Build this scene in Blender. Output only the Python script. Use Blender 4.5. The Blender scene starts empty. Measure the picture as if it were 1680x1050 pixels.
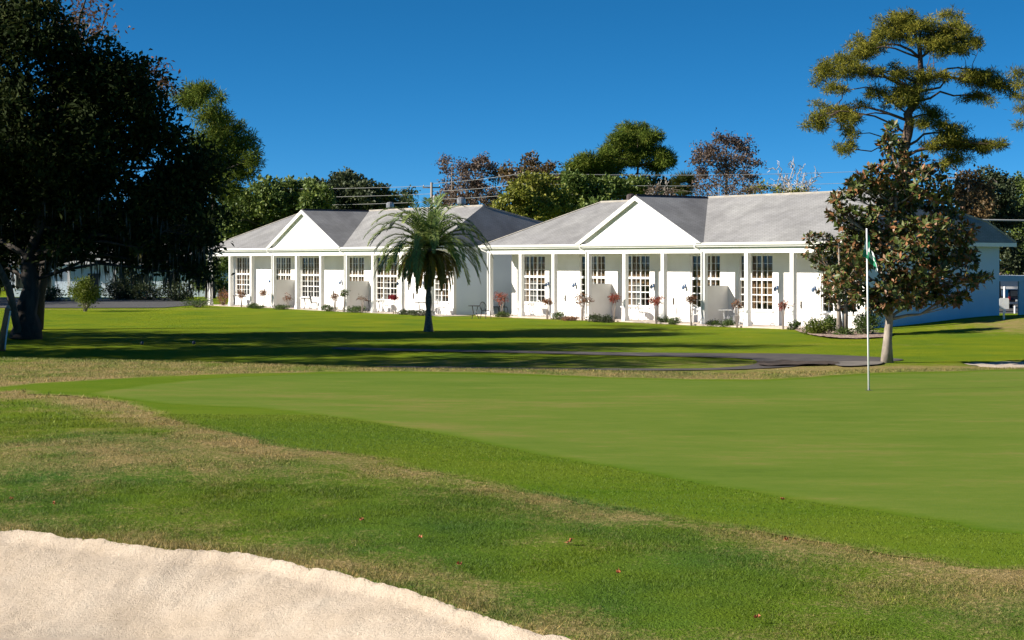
import bpy, math, random
import numpy as np
from mathutils import Vector, Matrix, noise as mnoise
rad = math.radians
SC = bpy.context.scene
COL = SC.collection
RNG = np.random.default_rng(7)
random.seed(7)
F, CX, HY, CH = 2800.0, 840.0, 428.0, 3.3      # photo focal length in its own pixels, centre column, horizon row, eye height
# ------------------------------------------------------------------ helpers
def link(o, parent=None):
    COL.objects.link(o)
    if parent: o.parent = parent
    return o
def tag(o, label=None, cat=None, group=None, kind=None):
    if label: o['label'] = label
    if cat: o['category'] = cat
    if group: o['group'] = group
    if kind: o['kind'] = kind
    return o
def empty(name, loc, rz=0, label=None, cat=None, group=None):
    o = bpy.data.objects.new(name, None); o.location = loc; o.rotation_euler = (0, 0, rz); o.empty_display_size = .2
    link(o); return tag(o, label, cat, group)
class MB:
    def __init__(s): s.v = []; s.f = []
    def add(s, vs, fs):
        n = len(s.v); s.v += [tuple(p) for p in vs]; s.f += [tuple(i + n for i in f) for f in fs]; return s
    def box(s, x0, x1, y0, y1, z0, z1):
        return s.add([(x0,y0,z0),(x1,y0,z0),(x1,y1,z0),(x0,y1,z0),(x0,y0,z1),(x1,y0,z1),(x1,y1,z1),(x0,y1,z1)],
                     [(3,2,1,0),(4,5,6,7),(0,1,5,4),(1,2,6,5),(2,3,7,6),(3,0,4,7)])
    def prism(s, poly, axis, a, b):
        n = len(poly)
        def P(p, t): return (p[0], t, p[1]) if axis == 'y' else ((t, p[0], p[1]) if axis == 'x' else (p[0], p[1], t))
        vs = [P(p, a) for p in poly] + [P(p, b) for p in poly]
        return s.add(vs, [tuple(range(n)), tuple(range(2*n-1, n-1, -1))] + [(i, (i+1) % n, n+(i+1) % n, n+i) for i in range(n)])
    def tube(s, path, radii, n=6, cap=True):
        path = [Vector(p) for p in path]
        if not hasattr(radii, '__len__'): radii = [radii]*len(path)
        vs = []; up = Vector((0.13, 0.29, .95)).normalized()
        for i, p in enumerate(path):
            d = path[min(i+1, len(path)-1)] - path[max(i-1, 0)]
            d = d.normalized() if d.length > 1e-9 else Vector((0, 0, 1))
            a = d.cross(up)
            if a.length < .12: a = d.cross(Vector((1, 0, 0)))
            a.normalize(); b = d.cross(a)
            for k in range(n):
                t = 2*math.pi*k/n
                vs.append(p + (a*math.cos(t) + b*math.sin(t))*radii[i])
        fs = [(i*n+k, i*n+(k+1) % n, (i+1)*n+(k+1) % n, (i+1)*n+k) for i in range(len(path)-1) for k in range(n)]
        if cap: fs += [tuple(range(n-1, -1, -1)), tuple((len(path)-1)*n+k for k in range(n))]
        return s.add(vs, fs)
    def lathe(s, prof, c=(0, 0, 0), n=12):
        vs = [(c[0]+r*math.cos(2*math.pi*k/n), c[1]+r*math.sin(2*math.pi*k/n), c[2]+z) for r, z in prof for k in range(n)]
        fs = [(i*n+k, i*n+(k+1) % n, (i+1)*n+(k+1) % n, (i+1)*n+k) for i in range(len(prof)-1) for k in range(n)]
        fs += [tuple(range(n-1, -1, -1)), tuple((len(prof)-1)*n+k for k in range(n))]
        return s.add(vs, fs)
    def build(s, name, mat, parent=None, loc=None, smooth=False):
        me = bpy.data.meshes.new(name); me.from_pydata(s.v, [], s.f); me.materials.append(mat)
        if smooth: me.polygons.foreach_set('use_smooth', [True]*len(me.polygons))
        me.update(); o = bpy.data.objects.new(name, me)
        if loc is not None: o.location = loc
        return link(o, parent)
def np_mesh(name, V, faces_flat, nper, mat, parent=None, attrs=None, smooth=False):
    V = np.asarray(V, np.float32); faces_flat = np.asarray(faces_flat, np.int32); nf = len(faces_flat)//nper
    me = bpy.data.meshes.new(name); me.vertices.add(len(V)); me.vertices.foreach_set('co', V.ravel())
    me.loops.add(len(faces_flat)); me.loops.foreach_set('vertex_index', faces_flat)
    me.polygons.add(nf); me.polygons.foreach_set('loop_start', np.arange(nf, dtype=np.int32)*nper)
    if smooth: me.polygons.foreach_set('use_smooth', np.ones(nf, bool))
    me.materials.append(mat); me.update(calc_edges=True)
    for k, a in (attrs or {}).items():
        at = me.attributes.new(k, 'FLOAT', 'POINT'); at.data.foreach_set('value', np.asarray(a, np.float32))
    o = bpy.data.objects.new(name, me); return link(o, parent)
# ------------------------------------------------------------------ materials
def mat(name, base, rough=.6, **kw):
    m = bpy.data.materials.new(name); m.use_nodes = True
    b = m.node_tree.nodes['Principled BSDF']; b.inputs['Base Color'].default_value = (*base, 1); b.inputs['Roughness'].default_value = rough
    for k, v in kw.items(): b.inputs[k.replace('_', ' ')].default_value = v
    return m
class N:
    def __init__(s, m): s.nt = m.node_tree; s.b = s.nt.nodes['Principled BSDF']
    def n(s, t, **kw):
        o = s.nt.nodes.new(t)
        for k, v in kw.items():
            if k in o.inputs: o.inputs[k].default_value = v
            else: setattr(o, k, v)
        return o
    def l(s, a, b): s.nt.links.new(a, b)
    def pos(s, scale=(1, 1, 1), obj=False):
        if obj: g = s.n('ShaderNodeTexCoord').outputs['Object']
        else: g = s.n('ShaderNodeNewGeometry').outputs['Position']
        mp = s.n('ShaderNodeMapping'); mp.inputs['Scale'].default_value = scale; s.l(g, mp.inputs[0]); return mp.outputs[0]
    def noise(s, vec, sc, det=4, rough=.55):
        t = s.n('ShaderNodeTexNoise'); t.inputs['Scale'].default_value = sc; t.inputs['Detail'].default_value = det; t.inputs['Roughness'].default_value = rough
        s.l(vec, t.inputs['Vector']); return t.outputs['Fac']
    def ramp(s, fac, stops):
        r = s.n('ShaderNodeValToRGB'); e = r.color_ramp.elements
        while len(e) < len(stops): e.new(.5)
        for i, (p, c) in enumerate(stops): e[i].position = p; e[i].color = (*c, 1) if len(c) == 3 else c
        s.l(fac, r.inputs[0]); return r.outputs[0]
    def math(s, op, a, b=None):
        o = s.n('ShaderNodeMath', operation=op)
        for i, x in enumerate((a, b)):
            if x is None: continue
            if isinstance(x, (int, float)): o.inputs[i].default_value = x
            else: s.l(x, o.inputs[i])
        return o.outputs[0]
    def mix(s, f, a, b, mode='MIX'):
        o = s.n('ShaderNodeMix', data_type='RGBA', blend_type=mode)
        for i, x in ((0, f), (6, a), (7, b)):
            if isinstance(x, (int, float)): o.inputs[i].default_value = x
            elif isinstance(x, tuple): o.inputs[i].default_value = (*x, 1)
            else: s.l(x, o.inputs[i])
        return o.outputs[2]
    def attr(s, name): return s.n('ShaderNodeAttribute', attribute_name=name).outputs['Fac']
    def bump(s, h, strength=.3, dist=.02):
        o = s.n('ShaderNodeBump'); o.inputs['Strength'].default_value = strength; o.inputs['Distance'].default_value = dist
        s.l(h, o.inputs['Height']); s.l(o.outputs[0], s.b.inputs['Normal'])
    def base(s, c): s.l(c, s.b.inputs['Base Color'])
M = {}
def noisy(name, c1, c2, sc, rough=.7, bump=0, dist=.01, stretch=(1, 1, 1), det=5, obj=True, lo=.35, hi=.65, **kw):
    m = mat(name, c1, rough, **kw); n = N(m); f = n.noise(n.pos(stretch, obj), sc, det)
    n.base(n.ramp(f, [(lo, c1), (hi, c2)]))
    if bump: n.bump(f, bump, dist)
    M[name] = m; return m
noisy('white_paint', (.80, .79, .77), (.72, .70, .67), .8, .55)
noisy('trim_white', (.82, .82, .81), (.76, .76, .75), 1.5, .45)
noisy('stucco', (.78, .77, .76), (.70, .68, .66), .5, .75, .15, .01)
noisy('stucco_shade_blue', (.64, .74, .86), (.58, .68, .80), .5, .75, .15, .01)  # white stucco with the blue of open shade mixed into its colour
noisy('patio', (.55, .47, .41), (.42, .36, .31), 2.5, .85, .2)
noisy('asphalt', (.075, .072, .070), (.045, .045, .046), 3, .9, .3, .01, obj=False)
noisy('path', (.085, .072, .064), (.05, .043, .04), 1.4, .9, .3, .01, obj=False)
noisy('concrete', (.42, .39, .34), (.30, .28, .25), 2.2, .85, .2)
noisy('old_concrete', (.20, .175, .15), (.12, .105, .09), 1.2, .9, .4, .02, obj=False)
noisy('bark_grey', (.16, .13, .105), (.05, .04, .033), 3.5, .9, .8, .03, (1, 1, .35))
noisy('bark_pale', (.36, .31, .26), (.20, .17, .14), 6, .9, .5, .02, (1, 1, .5))
noisy('bark_dark', (.06, .048, .04), (.022, .018, .015), 3.5, .9, .8, .04, (1, 1, .3))
noisy('bark_pine', (.15, .10, .075), (.05, .035, .03), 5, .9, .8, .03, (1, 1, .35))
noisy('palm_bark', (.27, .21, .15), (.09, .07, .05), 7, .9, .9, .04, (1, 1, 2.2))
noisy('twig', (.30, .25, .22), (.20, .165, .145), 2, .9)
noisy('twig_pale', (.50, .46, .43), (.36, .33, .31), 2, .9)
noisy('post_wood', (.42, .19, .09), (.24, .11, .06), 6, .8, .4, .01, (1, 1, .2))
noisy('pole_wood', (.36, .31, .27), (.22, .19, .16), 2, .85, .3, .01, (1, 1, .1))
noisy('tan_curtain', (.36, .215, .11), (.24, .14, .07), 3, .85)
noisy('dark_metal', (.025, .027, .03), (.05, .05, .055), 6, .45, Metallic=.3)
noisy('white_metal', (.80, .80, .80), (.70, .70, .70), 6, .45)
noisy('vent_metal', (.42, .43, .45), (.25, .25, .27), 5, .4, Metallic=.7)
noisy('vent_dark', (.07, .05, .05), (.03, .02, .02), 5, .6)
noisy('lamp_blue', (.12, .20, .34), (.07, .11, .2), 6, .35, Metallic=.4)
noisy('blinds', (.27, .27, .26), (.17, .17, .17), 9, .7, stretch=(6, 6, .1))
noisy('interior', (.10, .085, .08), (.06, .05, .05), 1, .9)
noisy('handle_metal', (.16, .13, .10), (.08, .07, .06), 6, .35, Metallic=.8)
noisy('flag_green', (.01, .24, .12), (.008, .19, .09), 6, .6)
noisy('flag_white', (.80, .82, .84), (.70, .72, .74), 6, .6)
noisy('pole_white', (.82, .82, .82), (.72, .72, .74), 9, .35)
noisy('wire', (.50, .50, .50), (.42, .42, .42), 1, .5)
noisy('marker_blue', (.03, .04, .08), (.02, .03, .05), 6, .4)
noisy('car_black', (.012, .012, .015), (.02, .02, .024), 4, .18, Coat_Weight=.5)
noisy('car_glass', (.02, .025, .03), (.035, .04, .045), 2, .06)
noisy('rubber', (.02, .02, .02), (.035, .035, .035), 8, .8)
noisy('tail_red', (.4, .02, .02), (.3, .01, .01), 6, .25)
noisy('leaf_orange', (.42, .10, .035), (.30, .15, .06), 30, .7)
noisy('clay_pot', (.42, .2, .12), (.3, .14, .08), 8, .8)
noisy('moss_hang', (.10, .095, .08), (.06, .055, .045), 3, .95)
noisy('dark_ground', (.07, .045, .03), (.03, .02, .015), 6, .95, .6, .02, obj=False)
def mk_glass():
    m = bpy.data.materials.new('window_glass'); m.use_nodes = True; nt = m.node_tree; nt.nodes.clear()
    o = nt.nodes.new('ShaderNodeOutputMaterial'); mx = nt.nodes.new('ShaderNodeMixShader'); t = nt.nodes.new('ShaderNodeBsdfTransparent'); g = nt.nodes.new('ShaderNodeBsdfGlossy')
    fr = nt.nodes.new('ShaderNodeFresnel'); fr.inputs[0].default_value = 1.5; g.inputs['Roughness'].default_value = .03; t.inputs[0].default_value = (.82, .86, .86, 1)
    nz = nt.nodes.new('ShaderNodeTexNoise'); nz.inputs['Scale'].default_value = .8; bp = nt.nodes.new('ShaderNodeBump'); bp.inputs['Strength'].default_value = .04
    nt.links.new(nz.outputs[0], bp.inputs['Height']); nt.links.new(bp.outputs[0], g.inputs['Normal'])
    nt.links.new(fr.outputs[0], mx.inputs[0]); nt.links.new(t.outputs[0], mx.inputs[1]); nt.links.new(g.outputs[0], mx.inputs[2]); nt.links.new(mx.outputs[0], o.inputs[0])
    M['glass'] = m
mk_glass()
def mk_roof():
    m = mat('roof_shingle', (.3, .3, .3), .9); n = N(m)
    p = n.pos((1, 1, 1), True)
    br = n.n('ShaderNodeTexBrick'); br.inputs['Scale'].default_value = 1.0
    br.inputs['Color1'].default_value = (.290, .294, .302, 1); br.inputs['Color2'].default_value = (.255, .258, .265, 1); br.inputs['Mortar'].default_value = (.20, .202, .207, 1)
    br.inputs['Mortar Size'].default_value = .016; br.inputs['Brick Width'].default_value = .33; br.inputs['Row Height'].default_value = .16
    # shingle courses follow height; the sideways step follows whichever way the slope runs
    sx = n.n('ShaderNodeSeparateXYZ'); n.l(p, sx.inputs[0]); cb = n.n('ShaderNodeCombineXYZ')
    n.l(n.math('ADD', sx.outputs[0], sx.outputs[1]), cb.inputs[0]); n.l(n.math('MULTIPLY', sx.outputs[2], 2.1), cb.inputs[1]); n.l(cb.outputs[0], br.inputs['Vector'])
    st = n.ramp(n.noise(n.pos((.9, .9, .12), True), .9, 5, .6), [(.36, (.80, .80, .80)), (.58, (1.03, 1.03, 1.03))])
    bl = n.ramp(n.noise(p, .35, 4), [(.3, (.80, .79, .80)), (.7, (1.05, 1.04, 1.02))])
    n.base(n.mix(1, n.mix(1, br.outputs['Color'], st, 'MULTIPLY'), bl, 'MULTIPLY')); n.bump(br.outputs['Fac'], .12, .012)
    M['roof'] = m
mk_roof()
def mk_leaf(name, stops, trans=.25, rough=.55, spec=.3):
    m = bpy.data.materials.new(name); m.use_nodes = True; n = N(m); c = n.ramp(n.attr('rnd'), stops)
    n.base(c); n.b.inputs['Roughness'].default_value = rough; n.b.inputs['Specular IOR Level'].default_value = spec
    t = n.n('ShaderNodeBsdfTranslucent'); n.l(c, t.inputs[0]); mx = n.n('ShaderNodeMixShader'); mx.inputs[0].default_value = trans
    o = n.nt.nodes['Material Output']; n.l(n.b.outputs[0], mx.inputs[1]); n.l(t.outputs[0], mx.inputs[2]); n.l(mx.outputs[0], o.inputs[0])
    M[name] = m
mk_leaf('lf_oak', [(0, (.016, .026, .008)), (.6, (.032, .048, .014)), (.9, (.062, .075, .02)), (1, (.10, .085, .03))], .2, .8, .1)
mk_leaf('lf_russet', [(0, (0.070, 0.042, 0.025)), (.5, (0.126, 0.070, 0.042)), (1, (0.238, 0.105, 0.063))], .3)
mk_leaf('lf_green', [(0, (0.053, 0.088, 0.021)), (.6, (0.114, 0.167, 0.035)), (1, (0.229, 0.264, 0.053))], .25)
mk_leaf('lf_dark', [(0, (0.025, 0.039, 0.017)), (.6, (0.050, 0.070, 0.028)), (1, (0.098, 0.112, 0.042))], .2)
mk_leaf('lf_brown', [(0, (.07, .053, .043)), (.5, (.135, .098, .076)), (1, (.21, .145, .11))], .25)
mk_leaf('lf_rust', [(0, (.07, .052, .025)), (.5, (.14, .095, .042)), (.85, (.21, .13, .055)), (1, (.13, .13, .04))], .25)
mk_leaf('lf_yellow', [(0, (0.086, 0.103, 0.017)), (.6, (0.207, 0.224, 0.031)), (1, (0.380, 0.345, 0.052))], .3)
mk_leaf('lf_pine', [(0, (.05, .065, .012)), (.5, (.15, .155, .022)), (1, (.33, .28, .04))], .25, .8, .1)
mk_leaf('lf_pinefar', [(0, (.045, .08, .014)), (.6, (.12, .165, .024)), (1, (.24, .25, .04))], .25, .8, .1)
mk_leaf('lf_magnolia', [(0, (.03, .046, .012)), (.55, (.085, .115, .024)), (.68, (0.127, 0.143, 0.044)), (.76, (0.180, 0.083, 0.037)), (1, (0.316, 0.150, 0.067))], .1, .42, .35)
mk_leaf('lf_palm', [(0, (0.083, 0.134, 0.045)), (.5, (0.194, 0.279, 0.083)), (1, (0.482, 0.538, 0.184))], .42, .5)
mk_leaf('lf_palmold', [(0, (.10, .07, .02)), (.5, (.30, .22, .03)), (1, (.46, .28, .05))], .2)
mk_leaf('lf_red', [(0, (.13, .035, .025)), (.6, (.30, .065, .045)), (1, (.42, .13, .07))], .25)
mk_leaf('lf_redbrown', [(0, (.12, .06, .03)), (.6, (.24, .11, .06)), (1, (.36, .19, .10))], .25)
mk_leaf('lf_crimson', [(0, (.16, .01, .02)), (.6, (.33, .02, .035)), (1, (.45, .06, .06))], .25)
mk_leaf('lf_shrub', [(0, (.03, .055, .012)), (.6, (.065, .11, .02)), (1, (.13, .17, .04))], .25)
mk_leaf('lf_lime', [(0, (.05, .08, .012)), (.6, (.12, .16, .02)), (1, (.24, .26, .04))], .3)
def turf_color(n, dry):
    """one colour recipe for the turf sheet and its blades: green, olive and straw patches"""
    p = n.pos()
    big = n.noise(p, .33, 4, .6); mid = n.noise(n.pos((1.1, .8, 1)), 1.5, 6, .68); fine = n.noise(p, 26, 4, .75)
    g = n.ramp(big, [(.28, (.055, .125, .024)), (.42, (.080, .148, .018)), (.55, (.112, .172, .014)), (.70, (.155, .19, .016))])
    s = n.ramp(fine, [(.3, (.18, .14, .055)), (.55, (.32, .245, .105)), (.75, (.50, .39, .21))])
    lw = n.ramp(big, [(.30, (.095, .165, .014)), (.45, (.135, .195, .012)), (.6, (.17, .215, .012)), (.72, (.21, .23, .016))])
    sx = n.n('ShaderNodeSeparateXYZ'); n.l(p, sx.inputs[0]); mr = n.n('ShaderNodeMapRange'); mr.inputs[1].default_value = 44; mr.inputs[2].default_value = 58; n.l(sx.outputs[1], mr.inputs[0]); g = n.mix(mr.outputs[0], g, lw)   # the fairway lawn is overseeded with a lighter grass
    f = n.math('ADD', n.math('MULTIPLY', mid, 1.5), n.math('MULTIPLY', fine, 1.3))
    f = n.math('ADD', n.math('SUBTRACT', f, 1.86), n.math('MULTIPLY', dry, 1.0))
    f = n.ramp(f, [(0, (0, 0, 0)), (.55, (1, 1, 1))])
    return n.mix(f, g, s), fine
def mk_turf():
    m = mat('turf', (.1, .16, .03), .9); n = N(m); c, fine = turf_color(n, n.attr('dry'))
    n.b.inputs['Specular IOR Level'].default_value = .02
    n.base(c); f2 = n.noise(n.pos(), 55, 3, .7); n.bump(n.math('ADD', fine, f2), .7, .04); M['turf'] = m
    m = bpy.data.materials.new('blade'); m.use_nodes = True; n = N(m); c, fine = turf_color(n, n.attr('dry'))
    c = n.mix(1, c, n.ramp(n.attr('rnd'), [(0, (.5, .55, .5)), (.6, (1.05, 1.05, 1)), (.9, (1.5, 1.4, 1.2)), (1, (2.2, 1.9, 1.6))]), 'MULTIPLY')
    n.base(c); n.b.inputs['Roughness'].default_value = .6; n.b.inputs['Specular IOR Level'].default_value = .25
    t = n.n('ShaderNodeBsdfTranslucent'); n.l(c, t.inputs[0]); mx = n.n('ShaderNodeMixShader'); mx.inputs[0].default_value = .3
    n.l(n.b.outputs[0], mx.inputs[1]); n.l(t.outputs[0], mx.inputs[2]); n.l(mx.outputs[0], n.nt.nodes['Material Output'].inputs[0]); M['blade'] = m
    def mown(name, stops, streak, sc2, bump, nb):
        m = mat(name, (.12, .2, .03), .85); n = N(m); n.b.inputs['Specular IOR Level'].default_value = .02
        a = n.noise(n.pos((.35, 1, 1)), streak, 4, .6); b = n.noise(n.pos((1, 1.6, 1)), sc2, 4, .7); f3 = n.noise(n.pos(), 70, 2, .7)
        f = n.math('ADD', n.math('ADD', n.math('MULTIPLY', a, .45), n.math('MULTIPLY', n.noise(n.pos((.7, 1.6, 1)), 1.6, 5, .65), .38)), n.math('ADD', n.math('MULTIPLY', b, .12+bump*.25), n.math('MULTIPLY', f3, .08+bump*.2)))
        c = n.ramp(f, stops); e = n.noise(n.pos(), 24, 4, .8); e2 = n.noise(n.pos(), 3.5, 3, .6)
        k = n.math('ADD', n.math('DIVIDE', n.attr('edge'), .20), n.math('ADD', n.math('MULTIPLY', n.math('SUBTRACT', e, .5), 1.6), n.math('MULTIPLY', n.math('SUBTRACT', e2, .55), .9)))
        o = turf_color(n, n.math('ADD', n.math('MULTIPLY', e2, 0.0), .75))[0] if nb is None else n.ramp(f, nb)
        n.base(n.mix(n.ramp(k, [(0, (0, 0, 0)), (.9, (1, 1, 1))]), o, c)); n.bump(n.math('ADD', b, f3), bump, .012); M[name] = m
    CS = [(.36, (.050, .108, .006)), (.50, (.078, .145, .008)), (.66, (.115, .17, .014))]
    mown('green_turf', [(.37, (.078, .132, .017)), (.48, (.104, .165, .022)), (.58, (.128, .180, .028)), (.70, (.19, .185, .05))], .55, 9, .2, CS)
    mown('collar_turf', CS, .8, 22, .5, None)
mk_turf()
def mk_sand():
    m = mat('sand', (.62, .53, .43), .95); n = N(m); p = n.pos(); a = n.noise(p, 2.2, 5, .6); b = n.noise(n.pos((1, 1, 1)), 34, 6, .8); c = n.noise(p, 110, 2, .7)
    n.b.inputs['Specular IOR Level'].default_value = .1
    sp = n.ramp(n.noise(n.pos((1, 1.8, 1)), 34, 4, .8), [(.28, (.45, .36, .28)), (.38, (.93, .92, .9)), (.6, (1, 1, 1)), (.75, (1.1, 1.1, 1.1))])
    n.base(n.mix(1, n.ramp(a, [(.3, (.51, .42, .325)), (.55, (.56, .47, .375)), (.75, (.60, .52, .425))]), sp, 'MULTIPLY'))
    n.bump(n.math('ADD', n.math('MULTIPLY', a, .2), n.math('ADD', n.math('MULTIPLY', b, .5), n.math('MULTIPLY', c, .15))), .8, .045); M['sand'] = m
    m = mat('mulch', (.3, .2, .15), .95); n = N(m); v = n.n('ShaderNodeTexVoronoi'); v.inputs['Scale'].default_value = 9; n.l(n.pos(), v.inputs['Vector'])
    w = n.n('ShaderNodeSeparateXYZ'); n.l(v.outputs['Color'], w.inputs[0])
    n.base(n.ramp(w.outputs[0], [(0, (.16, .10, .075)), (.5, (.33, .23, .18)), (1, (.50, .38, .31))])); n.bump(v.outputs['Distance'], .8, .04); M['mulch'] = m
mk_sand()
# ------------------------------------------------------------------ terrain
def sm(t): t = np.clip(t, 0, 1); return t*t*(3-2*t)
def h0(X, Y):
    X = np.asarray(X, float); Y = np.asarray(Y, float); u = X/np.maximum(Y, 2.0)
    yb = np.interp(u, [-.5, -.3, -.2, -.08, 0, .13, .24, .3, .5], [33, 31, 29.8, 27.6, 27.0, 25.8, 27, 27.3, 28]); L = np.interp(u, [-.3, -.1, .05, .3], [12, 11, 15, 15])
    z = 1.53*(1-sm((Y-yb)/L))
    z = z + .13*np.exp(-((X+3.4)/2.6)**2-((Y-14.5)/3)**2)
    z = z + .62*np.exp(-((X-27)/7)**2-((Y-84)/9)**2) - .9*sm((Y-106)/18)*sm((X-24)/6)
    z = z + .025*np.sin(X*.31+1)*np.sin(Y*.23) * sm((Y-6)/6)
    return z
def gp(x, y, fn=h0):
    """where the line of sight through photo pixel (x, y) meets the ground"""
    Z = np.geomspace(4, 400, 6000); X = (x-CX)/F*Z; zz = CH-(y-HY)/F*Z; hit = np.nonzero(fn(X, Z) >= zz)[0]
    i = hit[0] if len(hit) else -1
    return float(X[i]), float(Z[i])
def wp(x, y, Z): return Vector(((x-CX)/F*Z, Z, CH-(y-HY)/F*Z))
def dense(pts, n=6, closed=True):
    P = np.array(pts, float); out = []; m = len(P)
    for i in range(m if closed else m-1):
        p0, p1, p2, p3 = (P[(i-1) % m], P[i], P[(i+1) % m], P[(i+2) % m]) if closed else (P[max(i-1, 0)], P[i], P[i+1], P[min(i+2, m-1)])
        for t in np.linspace(0, 1, n, endpoint=False):
            out.append(.5*((2*p1)+(-p0+p2)*t+(2*p0-5*p1+4*p2-p3)*t*t+(-p0+3*p1-3*p2+p3)*t**3))
    if not closed: out.append(P[-1])
    return np.array(out)
def sdist(X, Y, poly):
    """signed distance to a polygon (negative inside) and the nearest outline point"""
    X = np.asarray(X, float).ravel(); Y = np.asarray(Y, float).ravel(); best = np.full(X.shape, 1e9); nx = X.copy(); ny = Y.copy(); wn = np.zeros(X.shape, int)
    A = poly; B = np.roll(poly, -1, 0)
    for (ax, ay), (bx, by) in zip(A, B):
        dx, dy = bx-ax, by-ay; L = dx*dx+dy*dy+1e-12; t = np.clip(((X-ax)*dx+(Y-ay)*dy)/L, 0, 1); px, py = ax+t*dx, ay+t*dy
        d = (X-px)**2+(Y-py)**2; k = d < best; best[k] = d[k]; nx[k] = px[k]; ny[k] = py[k]
        lf = dx*(Y-ay)-(X-ax)*dy; wn += ((ay <= Y) & (by > Y) & (lf > 0)).astype(int)-((ay > Y) & (by <= Y) & (lf < 0)).astype(int)
    d = np.sqrt(best); return np.where(wn != 0, -d, d), nx, ny
green_px_back = [(150,647),(200,637.5),(260,629.5),(350,621),(450,616),(560,613),(700,613),(850,616),(1000,621),(1150,624.5),(1250,625),(1350,619.5),(1450,614.5),(1560,612),(1680,608.5)]
green_px_front = [(1680,877),(1547,857),(1404,835),(1261,814),(1070,780),(880,746),(724,714),(581,690),(438,672),(343,667),(250,661)]
GREEN = dense([gp(*p) for p in green_px_back] + [(10.6, 25.5), (12.5, 21), (11.6, 16), (8.6, 12.2), (5.4, 11.1)] + [gp(*p) for p in green_px_front], 4)
col_front = [(1680,936),(1499,914),(1261,878),(1070,847),(880,814),(771,786),(676,767),(581,746),(446,731),(377,711),(274,687),(206,663),(134,651),(51,646),(0,643)]
col_back = [(0,634),(86,627),(206,620),(343,614),(549,609.5),(700,609),(850,612.5),(1000,618)]
COLLAR = dense([gp(*p) for p in col_front] + [(-8, 19.2)] + [gp(*p) for p in col_back] + [gp(1150,621.5), gp(1250,622), gp(1350,616), gp(1450,611), gp(1560,609), gp(1680,606), (11.2, 27), (14, 21), (12.8, 15.5), (9.2, 11.4), (5.6, 9.9)], 4)
lip = [(0,872),(91,880),(187,891),(252,899),(343,907),(428,915),(509,934),(589,950),(670,971),(750,998),(830,1025),(900,1046)]
def ragged(P, a, f): return P+np.array([[a*mnoise.noise((p[0]*f, p[1]*f, 1)), a*mnoise.noise((p[0]*f, p[1]*f, 6))] for p in P])
LIPW = [gp(*p) for p in lip]
GREEN = ragged(dense(GREEN, 4), .05, 2.5); COLLAR = ragged(dense(COLLAR, 4), .10, 2.2)
_b = dense([(-7.5, 10.6), (-5, 11.4)] + LIPW + [(.9, 7.4), (1.0, 6.2), (.2, 4.8), (-2.5, 3.6), (-6, 3.4), (-8.6, 6)], 8)
BUNKER = _b + np.array([[.03*mnoise.noise((p[0]*3, p[1]*3, 0)), .05*mnoise.noise((p[0]*3, p[1]*3, 7))+.022*mnoise.noise((p[0]*10, p[1]*10, 9))] for p in _b])
FARB = dense([gp(1578,593.5), gp(1620,592.5), gp(1690,591), gp(1780,592), gp(1800,600), gp(1690,604), gp(1640,603), gp(1600,598)], 5)
def g0(x, y): Z = CH*F/(y-HY); return ((x-CX)/F*Z, Z)
UPATH = dense([g0(*p) for p in [(560,570),(700,573.5),(850,577),(1000,579.5),(1150,580),(1290,580),(1390,583),(1450,586.5),(1482,590),(1450,594),(1360,596),(1300,602.5),(1200,607),(1050,608),(850,606.5),(640,604),(640,601.5),(850,603.5),(1050,604.8),(1180,604),(1238,598),(1232,590),(1170,587),(1050,585.5),(900,582),(700,577),(560,573.5)]], 4)
MULCH = dense([gp(*p) for p in [(1304,542.5),(1350,543.5),(1440,547),(1464,549.5),(1446,554.5),(1390,556.5),(1338,552)]], 5)
ROAD = np.array([g0(-700,505.5), g0(62,505.5), g0(270,505), g0(330,500), g0(338,495), g0(300,491.2), g0(60,491), g0(-700,491)])
PARK = np.array([(30.5, 112), (60, 108), (75, 185), (26, 190)])
def bunker_z(X, Y):
    d, _, _ = sdist(X, Y, BUNKER); i = np.maximum(-d, 0); return d, np.where(d < 0, -.055*sm(i/.09)-.25*sm(i/1.05), 0)
def axis(segs):
    out = [segs[0][0]]
    for a, b, s0, s1 in segs:
        x = out[-1]
        while x < b-1e-6:
            t = (x-a)/max(b-a, 1e-6); x = min(b, x+s0*(s1/s0)**max(0, min(1, t))); out.append(x)
    return np.array(out)
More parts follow.
